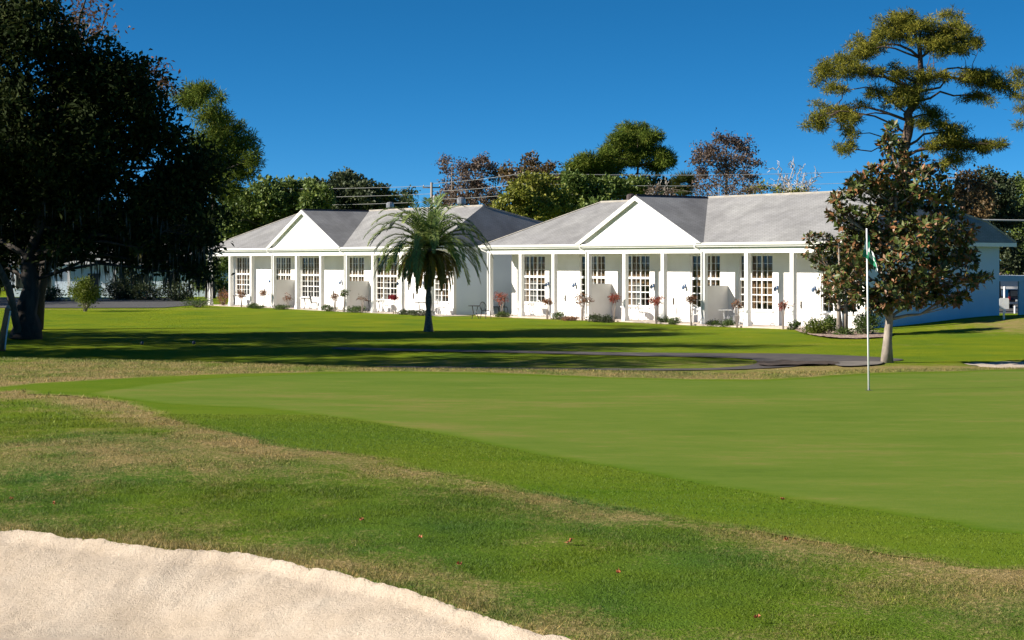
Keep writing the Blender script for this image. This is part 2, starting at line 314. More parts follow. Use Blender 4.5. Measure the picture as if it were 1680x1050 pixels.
def dryness(X, Y):
    X = np.asarray(X, float); Y = np.asarray(Y, float); u = X/np.maximum(Y, 2)
    d = np.where(Y < 30, .32, .16)
    yb = np.interp(u, [-.5, -.3, -.2, -.08, 0, .13, .24, .3, .5], [33, 31, 29.8, 27.6, 27.0, 25.8, 27, 27.3, 28])
    d += .48*sm((Y-yb+14)/9)*(1-sm((Y-51)/5)) * np.where(Y > 18, 1, 0)               # back of the plateau and its bank
    near = Y < 26
    sc, _, _ = sdist(X, Y, COLLAR); sb, _, _ = sdist(X, Y, BUNKER)
    d += np.where(near & (sc > 0), .46*np.exp(-(sc/.6)**2) + .50*np.exp(-((X+3.4)/2.2)**2-((Y-14.6)/2.2)**2), 0)
    d += np.where(near & (sb > 0), .5*np.exp(-(sb/.5)**2), 0)
    d += np.where(near & (sc > 0), .22*sm((X-1.0)/1.5), 0)
    # worn strips: along both porches, on the rise at the end wall, by the road
    def strip(a, b, w):
        a = np.array(a); b = np.array(b); e = b-a; t = np.clip(((X-a[0])*e[0]+(Y-a[1])*e[1])/(e@e), 0, 1); return np.exp(-(((X-a[0]-t*e[0])**2+(Y-a[1]-t*e[1])**2)/w**2))
    d += .75*strip((-1, 101), (16, 80.2), 1.1)+.55*strip((-22, 126), (-2, 102), 1.2)
    d += .8*np.exp(-((X-25)/5)**2-((Y-79)/6)**2)+.5*strip((-38, 117), (-20, 117), 2.0)+.4*np.exp(-((X-3)/5)**2-((Y-64)/2)**2)
    d += .3*strip((-3, 69), (16, 67), 1.3)
    d += .42*strip((-4, 55.5), (10, 55.5), 2)+.4*strip((9, 52.5), (22, 53), 2.2)
    return np.clip(d, 0, 1.1)
def make_ground():
    xs = axis([(0, 5, .085, .085), (5, 14, .1, .5), (14, 60, .5, 1.5), (60, 900, 3, 120)]); xs = np.concatenate([-xs[:0:-1], xs])
    ys = axis([(-60, 2.5, 12, .8), (2.5, 5, .3, .1), (5, 14, .085, .085), (14, 34, .09, .45), (34, 130, .5, 1.0), (130, 260, 1.5, 8), (260, 2600, 12, 300)])
    X, Y = np.meshgrid(xs, ys); x = X.ravel(); y = Y.ravel(); z = h0(x, y)
    nb = (np.abs(x) < 10) & (y > 2.5) & (y < 13); d, qx, qy = sdist(x[nb], y[nb], BUNKER); snap = np.abs(d) < .042
    xx = x[nb]; yy = y[nb]; xx[snap] = qx[snap]; yy[snap] = qy[snap]; x[nb] = xx; y[nb] = yy; z[nb] = h0(xx, yy)
    d, dz = bunker_z(x[nb], y[nb]); d[snap] = 0; dz[snap] = 0; z[nb] += dz - .10*sm(-d/.07)
    # roughness of the turf itself
    near = (y < 40) & (y > 4) & (np.abs(x) < 14)
    z[near] += np.array([.012*mnoise.noise((a*1.7, b*1.7, 0))+.007*mnoise.noise((a*5, b*5, 4)) for a, b in zip(x[near], y[near])])
    for poly, sink, edge in ((COLLAR, .04, .25), (FARB, .15, .4), (UPATH, .05, .6), (MULCH, .05, .5), (ROAD, .06, 1), (PARK, .06, 1)):
        b = (x > poly[:, 0].min()) & (x < poly[:, 0].max()) & (y > poly[:, 1].min()) & (y < poly[:, 1].max())
        dd, _, _ = sdist(x[b], y[b], poly); z[b] -= sink*sm((-dd)/edge)
    nx, ny = len(xs), len(ys); i = np.arange(nx*ny).reshape(ny, nx)
    q = np.stack([i[:-1, :-1], i[:-1, 1:], i[1:, 1:], i[1:, :-1]], -1).reshape(-1)
    o = np_mesh('ground', np.stack([x, y, z], 1), q, 4, M['turf'], attrs={'dry': dryness(x, y)}, smooth=True)
    tag(o, kind='structure')
make_ground()
def sheet(name, poly, res, off, material, zfn=None, attr=None, rough=0):
    x0, y0 = poly.min(0)-res; x1, y1 = poly.max(0)+res
    xs = np.arange(x0, x1+res, res); ys = np.arange(y0, y1+res, res); X, Y = np.meshgrid(xs, ys); x = X.ravel().copy(); y = Y.ravel().copy(); d, nx, ny = sdist(x, y, poly)
    ins = d < 0; I = np.arange(len(x)).reshape(X.shape); q = np.stack([I[:-1, :-1], I[:-1, 1:], I[1:, 1:], I[1:, :-1]], -1).reshape(-1, 4)
    q = q[ins[q].any(1)]; used = np.unique(q); out = used[~ins[used]]; x[out] = nx[out]; y[out] = ny[out]
    mp = -np.ones(len(x), int); mp[used] = np.arange(len(used)); x = x[used]; y = y[used]
    edge = np.where(ins[used], -d[used], 0.0); z = (zfn or h0)(x, y)+(off if zfn or off > .015 or off < 0 else (.0015 if off < .005 else .0048)+(off-(.0015 if off < .005 else .0048))*sm(edge/.3))
    if rough: z = z+np.array([rough*((.35*mnoise.noise((a*2.2, b*2.2, 1)) if rough < .03 else mnoise.noise((a*2.2, b*2.2, 1)))+.45*mnoise.noise((a*6, b*6, 2))+.5*abs(mnoise.noise((a*13+b*4, b*9, 5)))+.3*mnoise.noise((a*27, b*22, 8))) for a, b in zip(x, y)])
    return tag(np_mesh(name, np.stack([x, y, z], 1), mp[q].ravel(), 4, material, attrs={'edge': edge}, smooth=name not in ('green_collar', 'putting_green')), kind='structure')
sheet('green_collar', COLLAR, .11, .004, M['collar_turf'])
sheet('putting_green', GREEN, .11, .010, M['green_turf'])
def sandz(X, Y): d, dz = bunker_z(X, Y); return h0(X, Y)+dz
sheet('sand_bunker', BUNKER, .034, .006, M['sand'], sandz, rough=.026)
sheet('far_sand_bunker', FARB, .3, -.04, M['sand'], rough=.05)
sheet('cart_path', UPATH, .3, .02, M['path'])
sheet('mulch_bed', MULCH, .2, .05, M['mulch'], rough=.03)
sheet('road', ROAD, 1.0, .03, M['asphalt'])
sheet('parking_lot', PARK, 1.5, .03, M['asphalt'])
# a pale drain slab and a dark patch beside the cart path
sheet('path_apron', dense([g0(*p) for p in [(1372,595.5),(1442,594.5),(1440,600),(1380,603)]], 4), .3, .045, M['old_concrete'])
sheet('dark_patch', dense([g0(*p) for p in [(1246,596),(1290,594.5),(1366,595.5),(1370,600),(1300,601.5),(1250,602)]], 4), .25, .05, M['dark_ground'], rough=.05)
# ------------------------------------------------------------------ grass blades near the camera
def blades():
    V = []; DRY = []; RN = []
    def region(n, xr, yr, hgt, wid, pick):
        x = RNG.uniform(*xr, n); y = np.sqrt(RNG.uniform(yr[0]**2, yr[1]**2, n)); k = np.abs(x) < .31*y+.4; x, y = x[k], y[k]; k = pick(x, y); return x[k], y[k], np.full(k.sum(), hgt), np.full(k.sum(), wid)
    def rough(x, y):
        sc, _, _ = sdist(x, y, COLLAR); sb, _, _ = sdist(x, y, BUNKER); return (sc > -.16*RNG.random(len(x))**2) & (sb > -.015)
    def lipsel(x, y): sb, _, _ = sdist(x, y, BUNKER); return (sb > -.006) & (sb < .12+.1*RNG.random(len(x)))
    def colsel(x, y): sc, _, _ = sdist(x, y, COLLAR); sg, _, _ = sdist(x, y, GREEN); return (sc < .03) & (sg > 0)
    R = [region(420000, (-4.5, 4.5), (7.4, 13), .017, .0034, rough), region(210000, (-6, 5), (12, 19), .018, .0052, rough),
         region(90000, (-4, 2.4), (6.8, 12.2), .042, .0045, lipsel), region(330000, (-6.5, 5.5), (8.5, 19.5), .012, .0040, colsel), region(120000, (-11, 11), (18, 34), .035, .010, rough)]
    x, y, h, w = [np.concatenate([r[i] for r in R]) for i in range(4)]; n = len(x); z = h0(x, y)
    h = h*RNG.uniform(.5, 1.35, n); a = RNG.uniform(0, 2*np.pi, n); lean = RNG.uniform(.3, 1.3, n)*h; b = RNG.uniform(0, 2*np.pi, n)
    sc0, _, _ = sdist(x, y, COLLAR); z = z+np.where(sc0 < 0, .006, -.004); base = np.stack([x, y, z], 1); side = np.stack([np.cos(a), np.sin(a), 0*a], 1)*w[:, None]/2
    tip = base+np.stack([np.cos(b)*lean, np.sin(b)*lean, h], 1)
    V = np.stack([base-side, base+side, tip], 1).reshape(-1, 3); d = dryness(x, y); rn = RNG.random(n)
    sc, _, _ = sdist(x, y, COLLAR); d = np.where(sc < -.1, -.25, d)
    o = np_mesh('grass', V, np.arange(3*n), 3, M['blade'], attrs={'dry': np.repeat(d, 3), 'rnd': np.repeat(rn, 3)})
    tag(o, 'short rough grass blades, green and straw coloured, around the bunker and collar', 'grass', kind='stuff')
blades()
# ------------------------------------------------------------------ foliage
def norm(a): return a/np.maximum(np.linalg.norm(a, axis=-1, keepdims=True), 1e-9)
def leaves(name, P, D, U, L, W, material, parent, rnd, fold=.18):
    """leaf blades: base P, direction D, up-hint U, length L, width W"""
    P = np.asarray(P); n = len(P); D = norm(D); S = norm(np.cross(D, U)); Nn = np.cross(S, D); L = np.broadcast_to(L, n)[:, None]; W = np.broadcast_to(W, n)[:, None]
    mid = P+D*L*.5
    V = np.stack([P, mid+S*W*.5+Nn*W*fold, P+D*L, mid-S*W*.5+Nn*W*fold], 1).reshape(-1, 3)
    q = (np.arange(n)[:, None]*4+np.array([[0, 1, 2, 0, 2, 3]])).ravel()
    return np_mesh(name, V, q, 3, material, parent, {'rnd': np.repeat(rnd, 4)})
def randdir(n): return norm(RNG.normal(size=(n, 3)))
def limb_path(a, b, sag, n=5, wob=.06):
    a, b = Vector(a), Vector(b); L = (b-a).length; out = []
    for i in range(n+1):
        t = i/n; p = a.lerp(b, t); p.z += sag*L*math.sin(math.pi*t)
        if 0 < i < n: p += Vector(RNG.normal(size=3))*L*wob*.5
        out.append(p)
    return out
def crown_tree(name, label, cat, base, top, clumps, r0, leafmat, barkmat, leaf=(.3, .18), dens=1.0, pr=.7, group=None, trunk_pts=None, up=.5, shell=.55, twigs=True, fill=.25, kids=None, per=26, flat=.75, sag=.06, nmain=None):
    """clumps: list of (centre Vector, rx, ry, rz) in world coordinates"""
    base = Vector(base); root = empty(name, base, 0, label, cat, group); mb = MB()
    tp = [Vector(p)-base for p in (trunk_pts or [base, base.lerp(Vector(top), .35)+Vector((.1*r0, .2, 0)), base.lerp(Vector(top), .7), Vector(top)])]
    tr = [r0*1.35 if i == 0 else r0*(1-.72*i/(len(tp)-1)) for i in range(len(tp))]
    fine = []; fr = []
    for i in range(len(tp)-1):
        for t in (0, .33, .66):
            fine.append(tp[i].lerp(tp[i+1], t)+(Vector(RNG.normal(size=3))*r0*.18 if i+t > .3 else Vector())); fr.append((tr[i]+(tr[i+1]-tr[i])*t)*(1 if i+t > 0 else 1.15))
    fine.append(tp[-1]); fr.append(tr[-1]); mb.tube(fine, fr, 9)
    PP = []; RP = []
    for ci, (c, rx, ry, rz) in enumerate(clumps):
        c = Vector(c)-base; R = np.array([rx, ry, rz]); k = max(5, int(dens*4.2*(rx*ry*rz)**(2/3)/pr**2)); d = randdir(k); rr = shell+(1-shell)*RNG.random(k)**.6
        inn = RNG.random(k) < fill; rr[inn] = RNG.uniform(.1, .8, inn.sum()); p = d*rr[:, None]*R; p[:, 2] *= np.where(p[:, 2] < 0, flat, 1); pts = p+np.array(c)
        PP.append(pts)
        # limb from the trunk, then twigs to the leaf puffs
        cand = [j for j, f in enumerate(fine) if f.z < c.z-.15*max(rx, rz) or j == 0]; j = min(cand, key=lambda q: (fine[q]-c).length+abs(c.z-fine[q].z)*.15) if len(cand) > 1 else 0
        if nmain is not None and ci >= nmain:
            m_ = min((Vector(q[0])-base for q in clumps[:nmain]), key=lambda q: (q-c).length); mb.tube(limb_path(m_, c, .04, 3, .15), [.045, .035, .025, .012], 4, False); continue
        lr = min(fr[j]*.62, .035+.055*max(rx, ry, rz)*min(1, r0*3)); path = limb_path(fine[j], c+Vector((0, 0, -.15*rz)), sag); mb.tube(path, [lr*(1-.6*i/(len(path)-1)) for i in range(len(path))], 6)
        if twigs:
            for q in RNG.choice(k, min(k, 9), replace=False): mb.tube(limb_path(path[-2 if q % 2 else -1], pts[q], .05, 3, .12), [lr*.34, lr*.25, lr*.18, .012], 4, False)
    mb.build('trunk', barkmat, root, smooth=True)
    P = np.concatenate(PP); n = len(P)*per; idx = np.repeat(np.arange(len(P)), per); off = RNG.normal(size=(n, 3))*pr*.42*np.array([1, 1, .7]); Q = P[idx]+off
    D = norm(off/pr+RNG.normal(size=(n, 3))*.8); U = norm(RNG.normal(size=(n, 3))*.7+np.array([0, 0, up*2]))
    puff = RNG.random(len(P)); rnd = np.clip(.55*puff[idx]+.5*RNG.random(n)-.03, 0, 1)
    s = RNG.uniform(.7, 1.3, n)
    leaves('foliage', Q, D, U, leaf[0]*s, leaf[1]*s, M[leafmat], root, rnd)
    return root
def pc(Z, specs, depth=1.0, jz=1.5):
    """crown lumps from a list of (x, y, rx, ry) photo sizes standing around distance Z"""
    out = []
    for (x, y, rx, ry) in specs:
        z = Z+RNG.uniform(-jz, jz); s = z/F; out.append((wp(x, y, z), rx*s, (rx+ry)*.5*s*depth, ry*s))
    return out
def gz(X, Y): return float(h0(X, Y))
# live oak on the left, with hanging moss
ox, oy = g0(42, 556); ob = Vector((ox, oy, -.05))
oak_cl = pc(oy+1, [(60,60,105,80),(150,120,80,75),(70,190,110,95),(190,210,95,90),(250,215,58,70),(285,290,70,62),(160,320,120,70),(60,320,95,85),(320,340,52,55),(300,400,58,42),(322,420,26,26),
                   (235,390,75,44),(120,385,85,36),(30,395,60,55),(-40,250,120,120),(-60,380,80,60),(10,30,110,70),(225,130,42,50),(330,270,38,50),(262,428,40,24),(332,385,26,30),(205,425,26,18),(-10,440,40,40),(110,250,110,90),(200,150,60,60),(250,330,70,50),(180,400,70,26),(-25,150,60,60),(20,150,60,60),(0,230,70,60),(30,300,60,60),(-40,320,60,70),(130,150,60,50),(120,310,60,40),(60,425,45,22),(190,418,44,18),(295,436,36,20),(330,440,24,22),(120,405,50,24)], .85, 2)
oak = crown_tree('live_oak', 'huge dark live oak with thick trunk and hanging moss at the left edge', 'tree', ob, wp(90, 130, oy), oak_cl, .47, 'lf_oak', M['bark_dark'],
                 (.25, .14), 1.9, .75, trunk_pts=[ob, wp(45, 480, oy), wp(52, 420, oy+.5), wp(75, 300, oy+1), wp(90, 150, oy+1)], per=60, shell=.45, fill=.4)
mb = MB()
mb.tube([Vector((0,0,0))+(wp(30,545,oy-.5)-ob), wp(14,470,oy-1)-ob, wp(-6,430,oy-2)-ob, wp(-60,370,oy-3)-ob], [.17,.16,.13,.08], 7)
mb.build('limb', M['bark_grey'], oak, smooth=True)
n = 700; low = [i for i, a in enumerate(oak_cl) if a[0].z < 7]; c = RNG.choice(low, n); cl = [oak_cl[i] for i in c]
Pm = np.array([[a[0].x+RNG.uniform(-.9, .9)*a[1], a[0].y+RNG.uniform(-1, 1)*a[2], a[0].z-a[3]*RNG.uniform(.2, .95)] for a in cl])-np.array(ob)
kk = Pm[:, 2] > 2.2; Pm = Pm[kk]; n = len(Pm)
leaves('moss', Pm, np.array([0, 0, -1.])+RNG.normal(size=(n, 3))*.08, randdir(n), RNG.uniform(.3, 1.1, n), RNG.uniform(.03, .09, n), M['moss_hang'], oak, RNG.random(n))['kind'] = 'stuff'
# russet tree and pine standing behind the oak
crown_tree('russet_tree', 'russet leaved tree rising behind the dark oak at top left', 'tree', (wp(55, 480, 82).x, 82, 0), wp(130, 30, 82), pc(82, [(135,15,50,40),(165,45,30,34),(110,60,50,40),(150,-30,50,40),(275,145,12,16),(255,120,20,22)], 1, 3),
           .3, 'lf_russet', M['bark_dark'], (.24, .12), .8, .7, per=22, fill=.4)
crown_tree('pine_tree', 'sunlit green pine showing between the dark oak and the sky', 'tree', (wp(345, 480, 150).x, 150, 0), wp(352, 200, 150),
           pc(150, [(312,160,32,22),(330,150,20,14),(345,188,28,20),(372,212,28,20),(398,240,26,20),(382,268,34,18),(348,236,38,28),(336,280,42,26),(415,262,14,16),(395,285,24,14),(360,160,10,10),(365,310,30,22)], 1, 3),
           .32, 'lf_pinefar', M['bark_dark'], (.5, .075), 2.6, .6, per=46, flat=.8)
# trees beyond the left edge of the picture, whose shade lies over the lawn
OFF = [((-25.5, 50.0), 17, 5.4), ((-27, 59), 16.5, 5.6), ((-36, 66), 17, 6.5), ((-38, 55), 17, 6), ((-48, 66), 15, 6), ((-24.5, 60.5), 19, 4.0), ((-47, 72), 17, 6), ((-64, 124), 15, 7), ((-58, 135), 15, 6.5), ((-66, 145), 16, 7), ((-53, 144), 13, 5)]
for i, ((X, Y), H, R) in enumerate(OFF):
    cl = []
    for k in range(9):
        a = k*2.4+i; f = (.25+.75*(k/8))
        cl.append((Vector((X+math.cos(a)*R*.55*(1.15-f*.5), Y+math.sin(a)*R*.5*(1.15-f*.5), H*(.30+.58*f))), R*.55, R*.5, R*.36))
    lab = ['broad oak just outside the left edge, nearest the camera', 'oak beyond the left edge, level with the cart path', 'tall oak left of the big mossy oak, outside the frame', 'spreading oak far outside the left edge, by the fairway',
           'wide oak furthest outside the left edge', 'tallest slim oak outside the left edge, opposite the cart path', 'round oak far left, behind the mossy oak', 'oak by the road outside the left edge, nearest the lawn', 'oak between road and cottage, outside the left edge', 'tallest oak beside the shaded cottage, outside the left edge', 'low oak closest to the shaded cottage, outside the left edge'][i]
    crown_tree('shade_oak', lab, 'tree', (X, Y, 0), (X, Y, H*.8), cl, .4, 'lf_oak', M['bark_dark'], (.36, .22), 1.2, 1.0, group='oaks left of the picture', per=24, twigs=False)
# trees behind the lodges
BG = [
 ('broadleaf_tree', 'bushy sunlit green tree behind the left end of the left lodge', 'lf_green', 'bark_grey', 172, (450, 490), [(395,352,38,36),(440,330,44,34),(488,322,40,30),(520,335,26,30),(430,380,60,30),(378,388,26,24),(475,360,50,34),(370,360,14,30)], .3, (.32, .2), .8, 30),
 ('broadleaf_tree', 'dark round topped oak behind the ridge of the left lodge', 'lf_dark', 'bark_grey', 196, (560, 480), [(566,306,34,24),(545,325,30,24),(600,318,24,22),(580,338,50,20),(515,310,18,20),(525,335,24,24)], .35, (.34, .2), .8, 28),
 ('broadleaf_tree', 'low dark tree crown left of the utility pole', 'lf_dark', 'bark_grey', 200, (635, 480), [(622,322,20,20),(640,334,24,16),(610,338,20,14)], .25, (.34, .2), .75, 26),
 ('broadleaf_tree', 'smallest dark crown standing apart beside the utility pole', 'lf_dark', 'bark_grey', 205, (666, 480), [(670,318,9,8),(664,330,14,12)], .15, (.3, .18), .8, 26),
 ('leafless_tree', 'slender brown tree with a tuft on top, right of the utility pole', 'lf_brown', 'twig', 186, (742, 480), [(731,264,12,8),(727,277,9,6),(740,285,9,7),(738,310,16,16),(728,330,18,14)], .16, (.24, .12), .75, 24),
 ('leafless_tree', 'brown autumn tree behind the right half of the left lodge roof', 'lf_brown', 'twig', 182, (780, 480), [(765,276,18,14),(790,270,20,14),(810,286,16,16),(775,300,28,18),(760,325,30,16),(800,322,26,18),(785,345,36,14)], .2, (.24, .12), .8, 24),
 ('autumn_tree', 'rust brown tree with a pointed top above the gap between the lodges', 'lf_rust', 'bark_grey', 178, (860, 480), [(838,284,20,16),(872,266,14,14),(876,284,22,16),(900,284,18,16),(858,300,30,18),(888,306,30,18),(915,300,14,14)], .25, (.28, .15), .7, 24),
 ('autumn_tree', 'yellow green tree filling the gap between the two lodges', 'lf_yellow', 'bark_grey', 152, (872, 490), [(880,305,26,20),(850,322,28,20),(905,325,34,22),(870,342,44,22),(830,345,24,18),(915,350,36,20),(850,365,36,16)], .28, (.26, .15), .95, 32),
 ('broadleaf_tree', 'dark olive trees behind the left slope of the right lodge', 'lf_green', 'bark_grey', 168, (955, 490), [(940,300,26,18),(965,318,38,20),(935,335,34,20),(1000,310,34,18),(1040,306,26,14),(985,335,44,16)], .3, (.3, .17), .8, 30),
 ('pine_tree', 'lower green pine left of the tall rounded pine', 'lf_pinefar', 'bark_pine', 186, (962, 490), [(962,264,20,9),(945,276,18,10),(980,274,24,10),(962,288,34,10),(990,292,26,9)], .22, (.42, .055), 1.4, 34),
 ('pine_tree', 'tall rounded pine above the left slope of the right lodge', 'lf_pinefar', 'bark_pine', 188, (1047, 490), [(1040,216,28,11),(1066,226,20,11),(1018,228,20,10),(1046,238,34,10),(1008,248,24,10),(1058,252,28,9),(1030,264,30,9),(1090,258,14,12),(1078,272,22,9),(996,256,14,7),(1098,264,8,9),(1000,276,20,8)], .28, (.42, .055), 1.4, 34),
 ('autumn_tree', 'brown leaved tree with open branches behind the right lodge ridge', 'lf_brown', 'twig', 176, (1192, 490), [(1158,246,22,14),(1186,232,24,11),(1216,240,22,12),(1142,262,14,10),(1176,258,28,12),(1222,262,20,14),(1242,268,10,6),(1195,280,26,14),(1230,288,14,12),(1150,285,16,14)], .3, (.22, .11), .85, 24),
 ('thicket', 'brown twiggy thicket along the ridge between fan palm and leafless tree', 'lf_brown', 'twig', 164, (1180, 490), [(1070,312,20,10),(1095,316,14,8),(1150,306,16,12),(1175,302,20,14),(1205,300,18,14),(1232,308,16,10),(1160,318,30,8),(1215,316,30,8)], .12, (.22, .11), .5, 18),
 ('broadleaf_tree', 'dark olive tree seen between the trunks of the round pine and the fan palm', 'lf_dark', 'bark_grey', 192, (1060, 490), [(1030,305,30,14),(1065,302,26,14),(1095,308,20,12),(1050,322,50,12)], .2, (.3, .17), .7, 26),
 ('thicket', 'low green and brown thicket under the leafless tree', 'lf_yellow', 'twig', 166, (1258, 490), [(1238,312,12,7),(1258,308,14,9),(1284,313,14,7),(1220,315,14,6),(1310,314,14,6)], .1, (.24, .13), .6, 22),
 ('broadleaf_tree', 'brown and olive tree right of the large pine trunk', 'lf_rust', 'bark_grey', 140, (1590, 490), [(1588,296,22,14),(1575,320,26,22),(1600,345,26,26),(1615,318,18,18),(1580,360,30,24)], .3, (.24, .14), .85, 28),
 ('broadleaf_tree', 'tall dark oak behind the right end of the right lodge', 'lf_dark', 'bark_grey', 150, (1635, 490), [(1622,292,22,14),(1640,300,22,16),(1632,325,32,22),(1650,355,34,26),(1625,370,30,24),(1640,400,36,26),(1660,430,30,24),(1620,330,24,30)], .35, (.26, .15), .9, 28),
 ('broadleaf_tree', 'olive green tree at the far right edge behind the canopy', 'lf_green', 'bark_grey', 158, (1690, 490), [(1672,305,18,16),(1690,330,30,30),(1672,350,22,24),(1690,390,36,34),(1672,425,22,22),(1700,440,34,24),(1665,390,20,30)], .3, (.26, .15), .85, 28),
 ('broadleaf_tree', 'broad oak right of the picture edge beyond the car park', 'lf_dark', 'bark_grey', 165, (1790, 490), [(1760,320,40,30),(1800,310,44,34),(1840,340,40,36),(1780,370,50,40),(1830,400,46,36),(1750,400,30,34)], .35, (.28, .17), .8, 26),
 ('broadleaf_tree', 'second oak further right of the picture edge beyond the car park', 'lf_green', 'bark_grey', 175, (1930, 490), [(1890,330,44,34),(1940,315,44,34),(1980,350,40,36),(1920,380,50,40),(1970,405,46,36)], .35, (.28, .17), .8, 26),
 ('broadleaf_tree', 'dark tree behind the shaded cottage at far left', 'lf_dark', 'bark_grey', 190, (60, 480), [(40,390,60,50),(90,380,50,50),(20,440,50,40),(-30,400,60,60),(110,410,40,36)], .35, (.34, .2), .75, 26),
 ('broadleaf_tree', 'dark tree behind the right side of the shaded cottage', 'lf_dark', 'bark_grey', 186, (260, 480), [(220,380,50,46),(280,370,50,50),(330,390,40,44),(300,425,50,34),(350,420,34,40),(180,395,36,36)], .35, (.34, .2), .75, 26),
 ('broadleaf_tree', 'green understory tree between the oak and the left lodge', 'lf_green', 'bark_grey', 150, (350, 490), [(352,440,18,22),(362,470,18,18),(340,455,16,26),(372,430,14,18)], .15, (.24, .14), .75, 26),
]
for (nm, lab, lf, bk, Z, (bx, by), cl, r0, leaf, dens, per) in BG:
    ty = min(c[1] for c in cl)+6; c0 = wp(bx, by, Z)
    crown_tree(nm, lab, 'tree' if nm != 'thicket' else 'shrub', (c0.x, Z, gz(c0.x, Z)), wp(bx, ty, Z), pc(Z, [(x, y, a*1.06, c*(1.12 if leaf[1] > .1 else 1.35)) for x, y, a, c in cl], 1.1, 3), r0, lf, M[bk], (leaf[0]*1.2, leaf[1]*1.25), dens*1.9, .6 if leaf[1] > .1 else .5, group='trees behind the lodges', per=int(per*1.15), flat=.8, fill=.4, up=.15)
# bare branching trees
def bare_tree(lab, x, Z, ytop, r, matname, group=None, hw=40):
    b = wp(x, 490, Z); H = wp(x, ytop, Z).z; root = empty('leafless_tree', (b.x, Z, gz(b.x, Z)), 0, lab, 'tree', group); mb = MB(); R = hw*Z/F
    trunk = limb_path((0, 0, 0), (R*.1, 0, H*.72), 0, 6, .05); mb.tube(trunk, [r*(1-.13*i) for i in range(7)], 7)
    for i in range(20):
        st = trunk[2+i % 5]; az = i*2.4+RNG.uniform(-.4, .4); rr = R*RNG.uniform(.35, .8); e = Vector((math.cos(az)*rr, math.sin(az)*rr, H*RNG.uniform(.68, .96))); path = limb_path(st, e, -.08, 5, .14); mb.tube(path, [r*.45*(1-.14*k) for k in range(6)], 5, False)
        for j in range(8):
            s2 = path[1+j % 5]; out = Vector((math.cos(az), math.sin(az), .9)).normalized(); e2 = s2+(out+Vector(RNG.normal(size=3))*.55).normalized()*R*RNG.uniform(.3, .55); e2.z = min(e2.z, H); p2 = limb_path(s2, e2, .02, 4, .2); mb.tube(p2, [.05, .045, .04, .036, .032], 4, False)
            for k in range(6): q = p2[1+k % 4]; e3 = q+(out*.6+Vector(RNG.normal(size=3))*.7).normalized()*R*RNG.uniform(.14, .3); mb.tube(limb_path(q, e3, .03, 2, .25), [.032, .028, .024], 3, False)
    mb.build('trunk', M[matname], root)
bare_tree('pale grey leafless tree against the sky, left of the magnolia', 1303, 172, 256, .30, 'twig_pale', 'trees behind the lodges', 44)
bare_tree('small leafless tree between the round pine and the fan palm', 1082, 172, 288, .24, 'twig_pale', 'trees behind the lodges', 30)
# the large pine at right
PZ = 138; pb = wp(1478, 490, PZ); pb.z = 0
pine_sp = [(1480,37,36,10),(1514,46,42,14),(1566,57,32,14),(1582,78,26,13),(1537,74,34,12),(1480,62,38,12),(1430,77,32,12),(1408,88,18,9),(1390,118,38,13),(1354,124,18,12),(1371,145,16,6),(1428,122,16,9),(1440,154,18,7),(1480,120,20,8),
           (1523,126,28,11),(1497,154,36,12),(1474,168,22,8),(1594,128,32,12),(1623,126,22,10),(1646,143,22,11),(1608,160,28,7),(1531,191,28,12),(1566,220,32,12),(1583,243,38,10),(1623,240,30,8),(1571,264,24,8),(1531,243,14,6),
           (1374,186,34,10),(1343,197,20,11),(1394,194,18,8),(1394,217,10,6),(1388,248,16,8)]
pine_sp = [(x, y-c*.15, a*1.02, c*1.2) for x, y, a, c in pine_sp]+[(x+random.uniform(-1.05, 1.05)*a, y+random.uniform(-1.7, 1.2)*c, a*random.uniform(.3, .6), c*random.uniform(.5, .9)) for x, y, a, c in pine_sp for _ in range(4)]
big = crown_tree('pine_tree', 'large gnarled pine with layered needle pads, taller than everything at right', 'tree', pb, wp(1516, 60, PZ), pc(PZ, pine_sp, 1.3, 2.2), .62, 'lf_pine', M['bark_pine'], (.34, .05), 1.35, .40,
                 trunk_pts=[pb, wp(1478, 380, PZ), wp(1483, 260, PZ), wp(1490, 200, PZ), wp(1502, 165, PZ), wp(1512, 120, PZ), wp(1508, 70, PZ)], per=36, flat=.8, shell=.35, sag=.12, up=.1, nmain=32)
pb2 = wp(1790, 490, 128); pb2.z = 0
crown_tree('pine_tree', 'pine at the far right edge, only its branch tips reaching into view', 'tree', pb2, wp(1780, 60, 128), pc(128, [(1671,122,15,8),(1680,140,14,7),(1678,160,12,6),(1676,178,14,7),(1672,205,10,6),(1710,130,30,14),(1730,180,40,16),(1780,100,50,24),(1820,150,50,24),(1780,60,40,20)], 1.2, 2), .4, 'lf_pine', M['bark_pine'], (.40, .042), 1.7, .42, per=44, flat=.45)
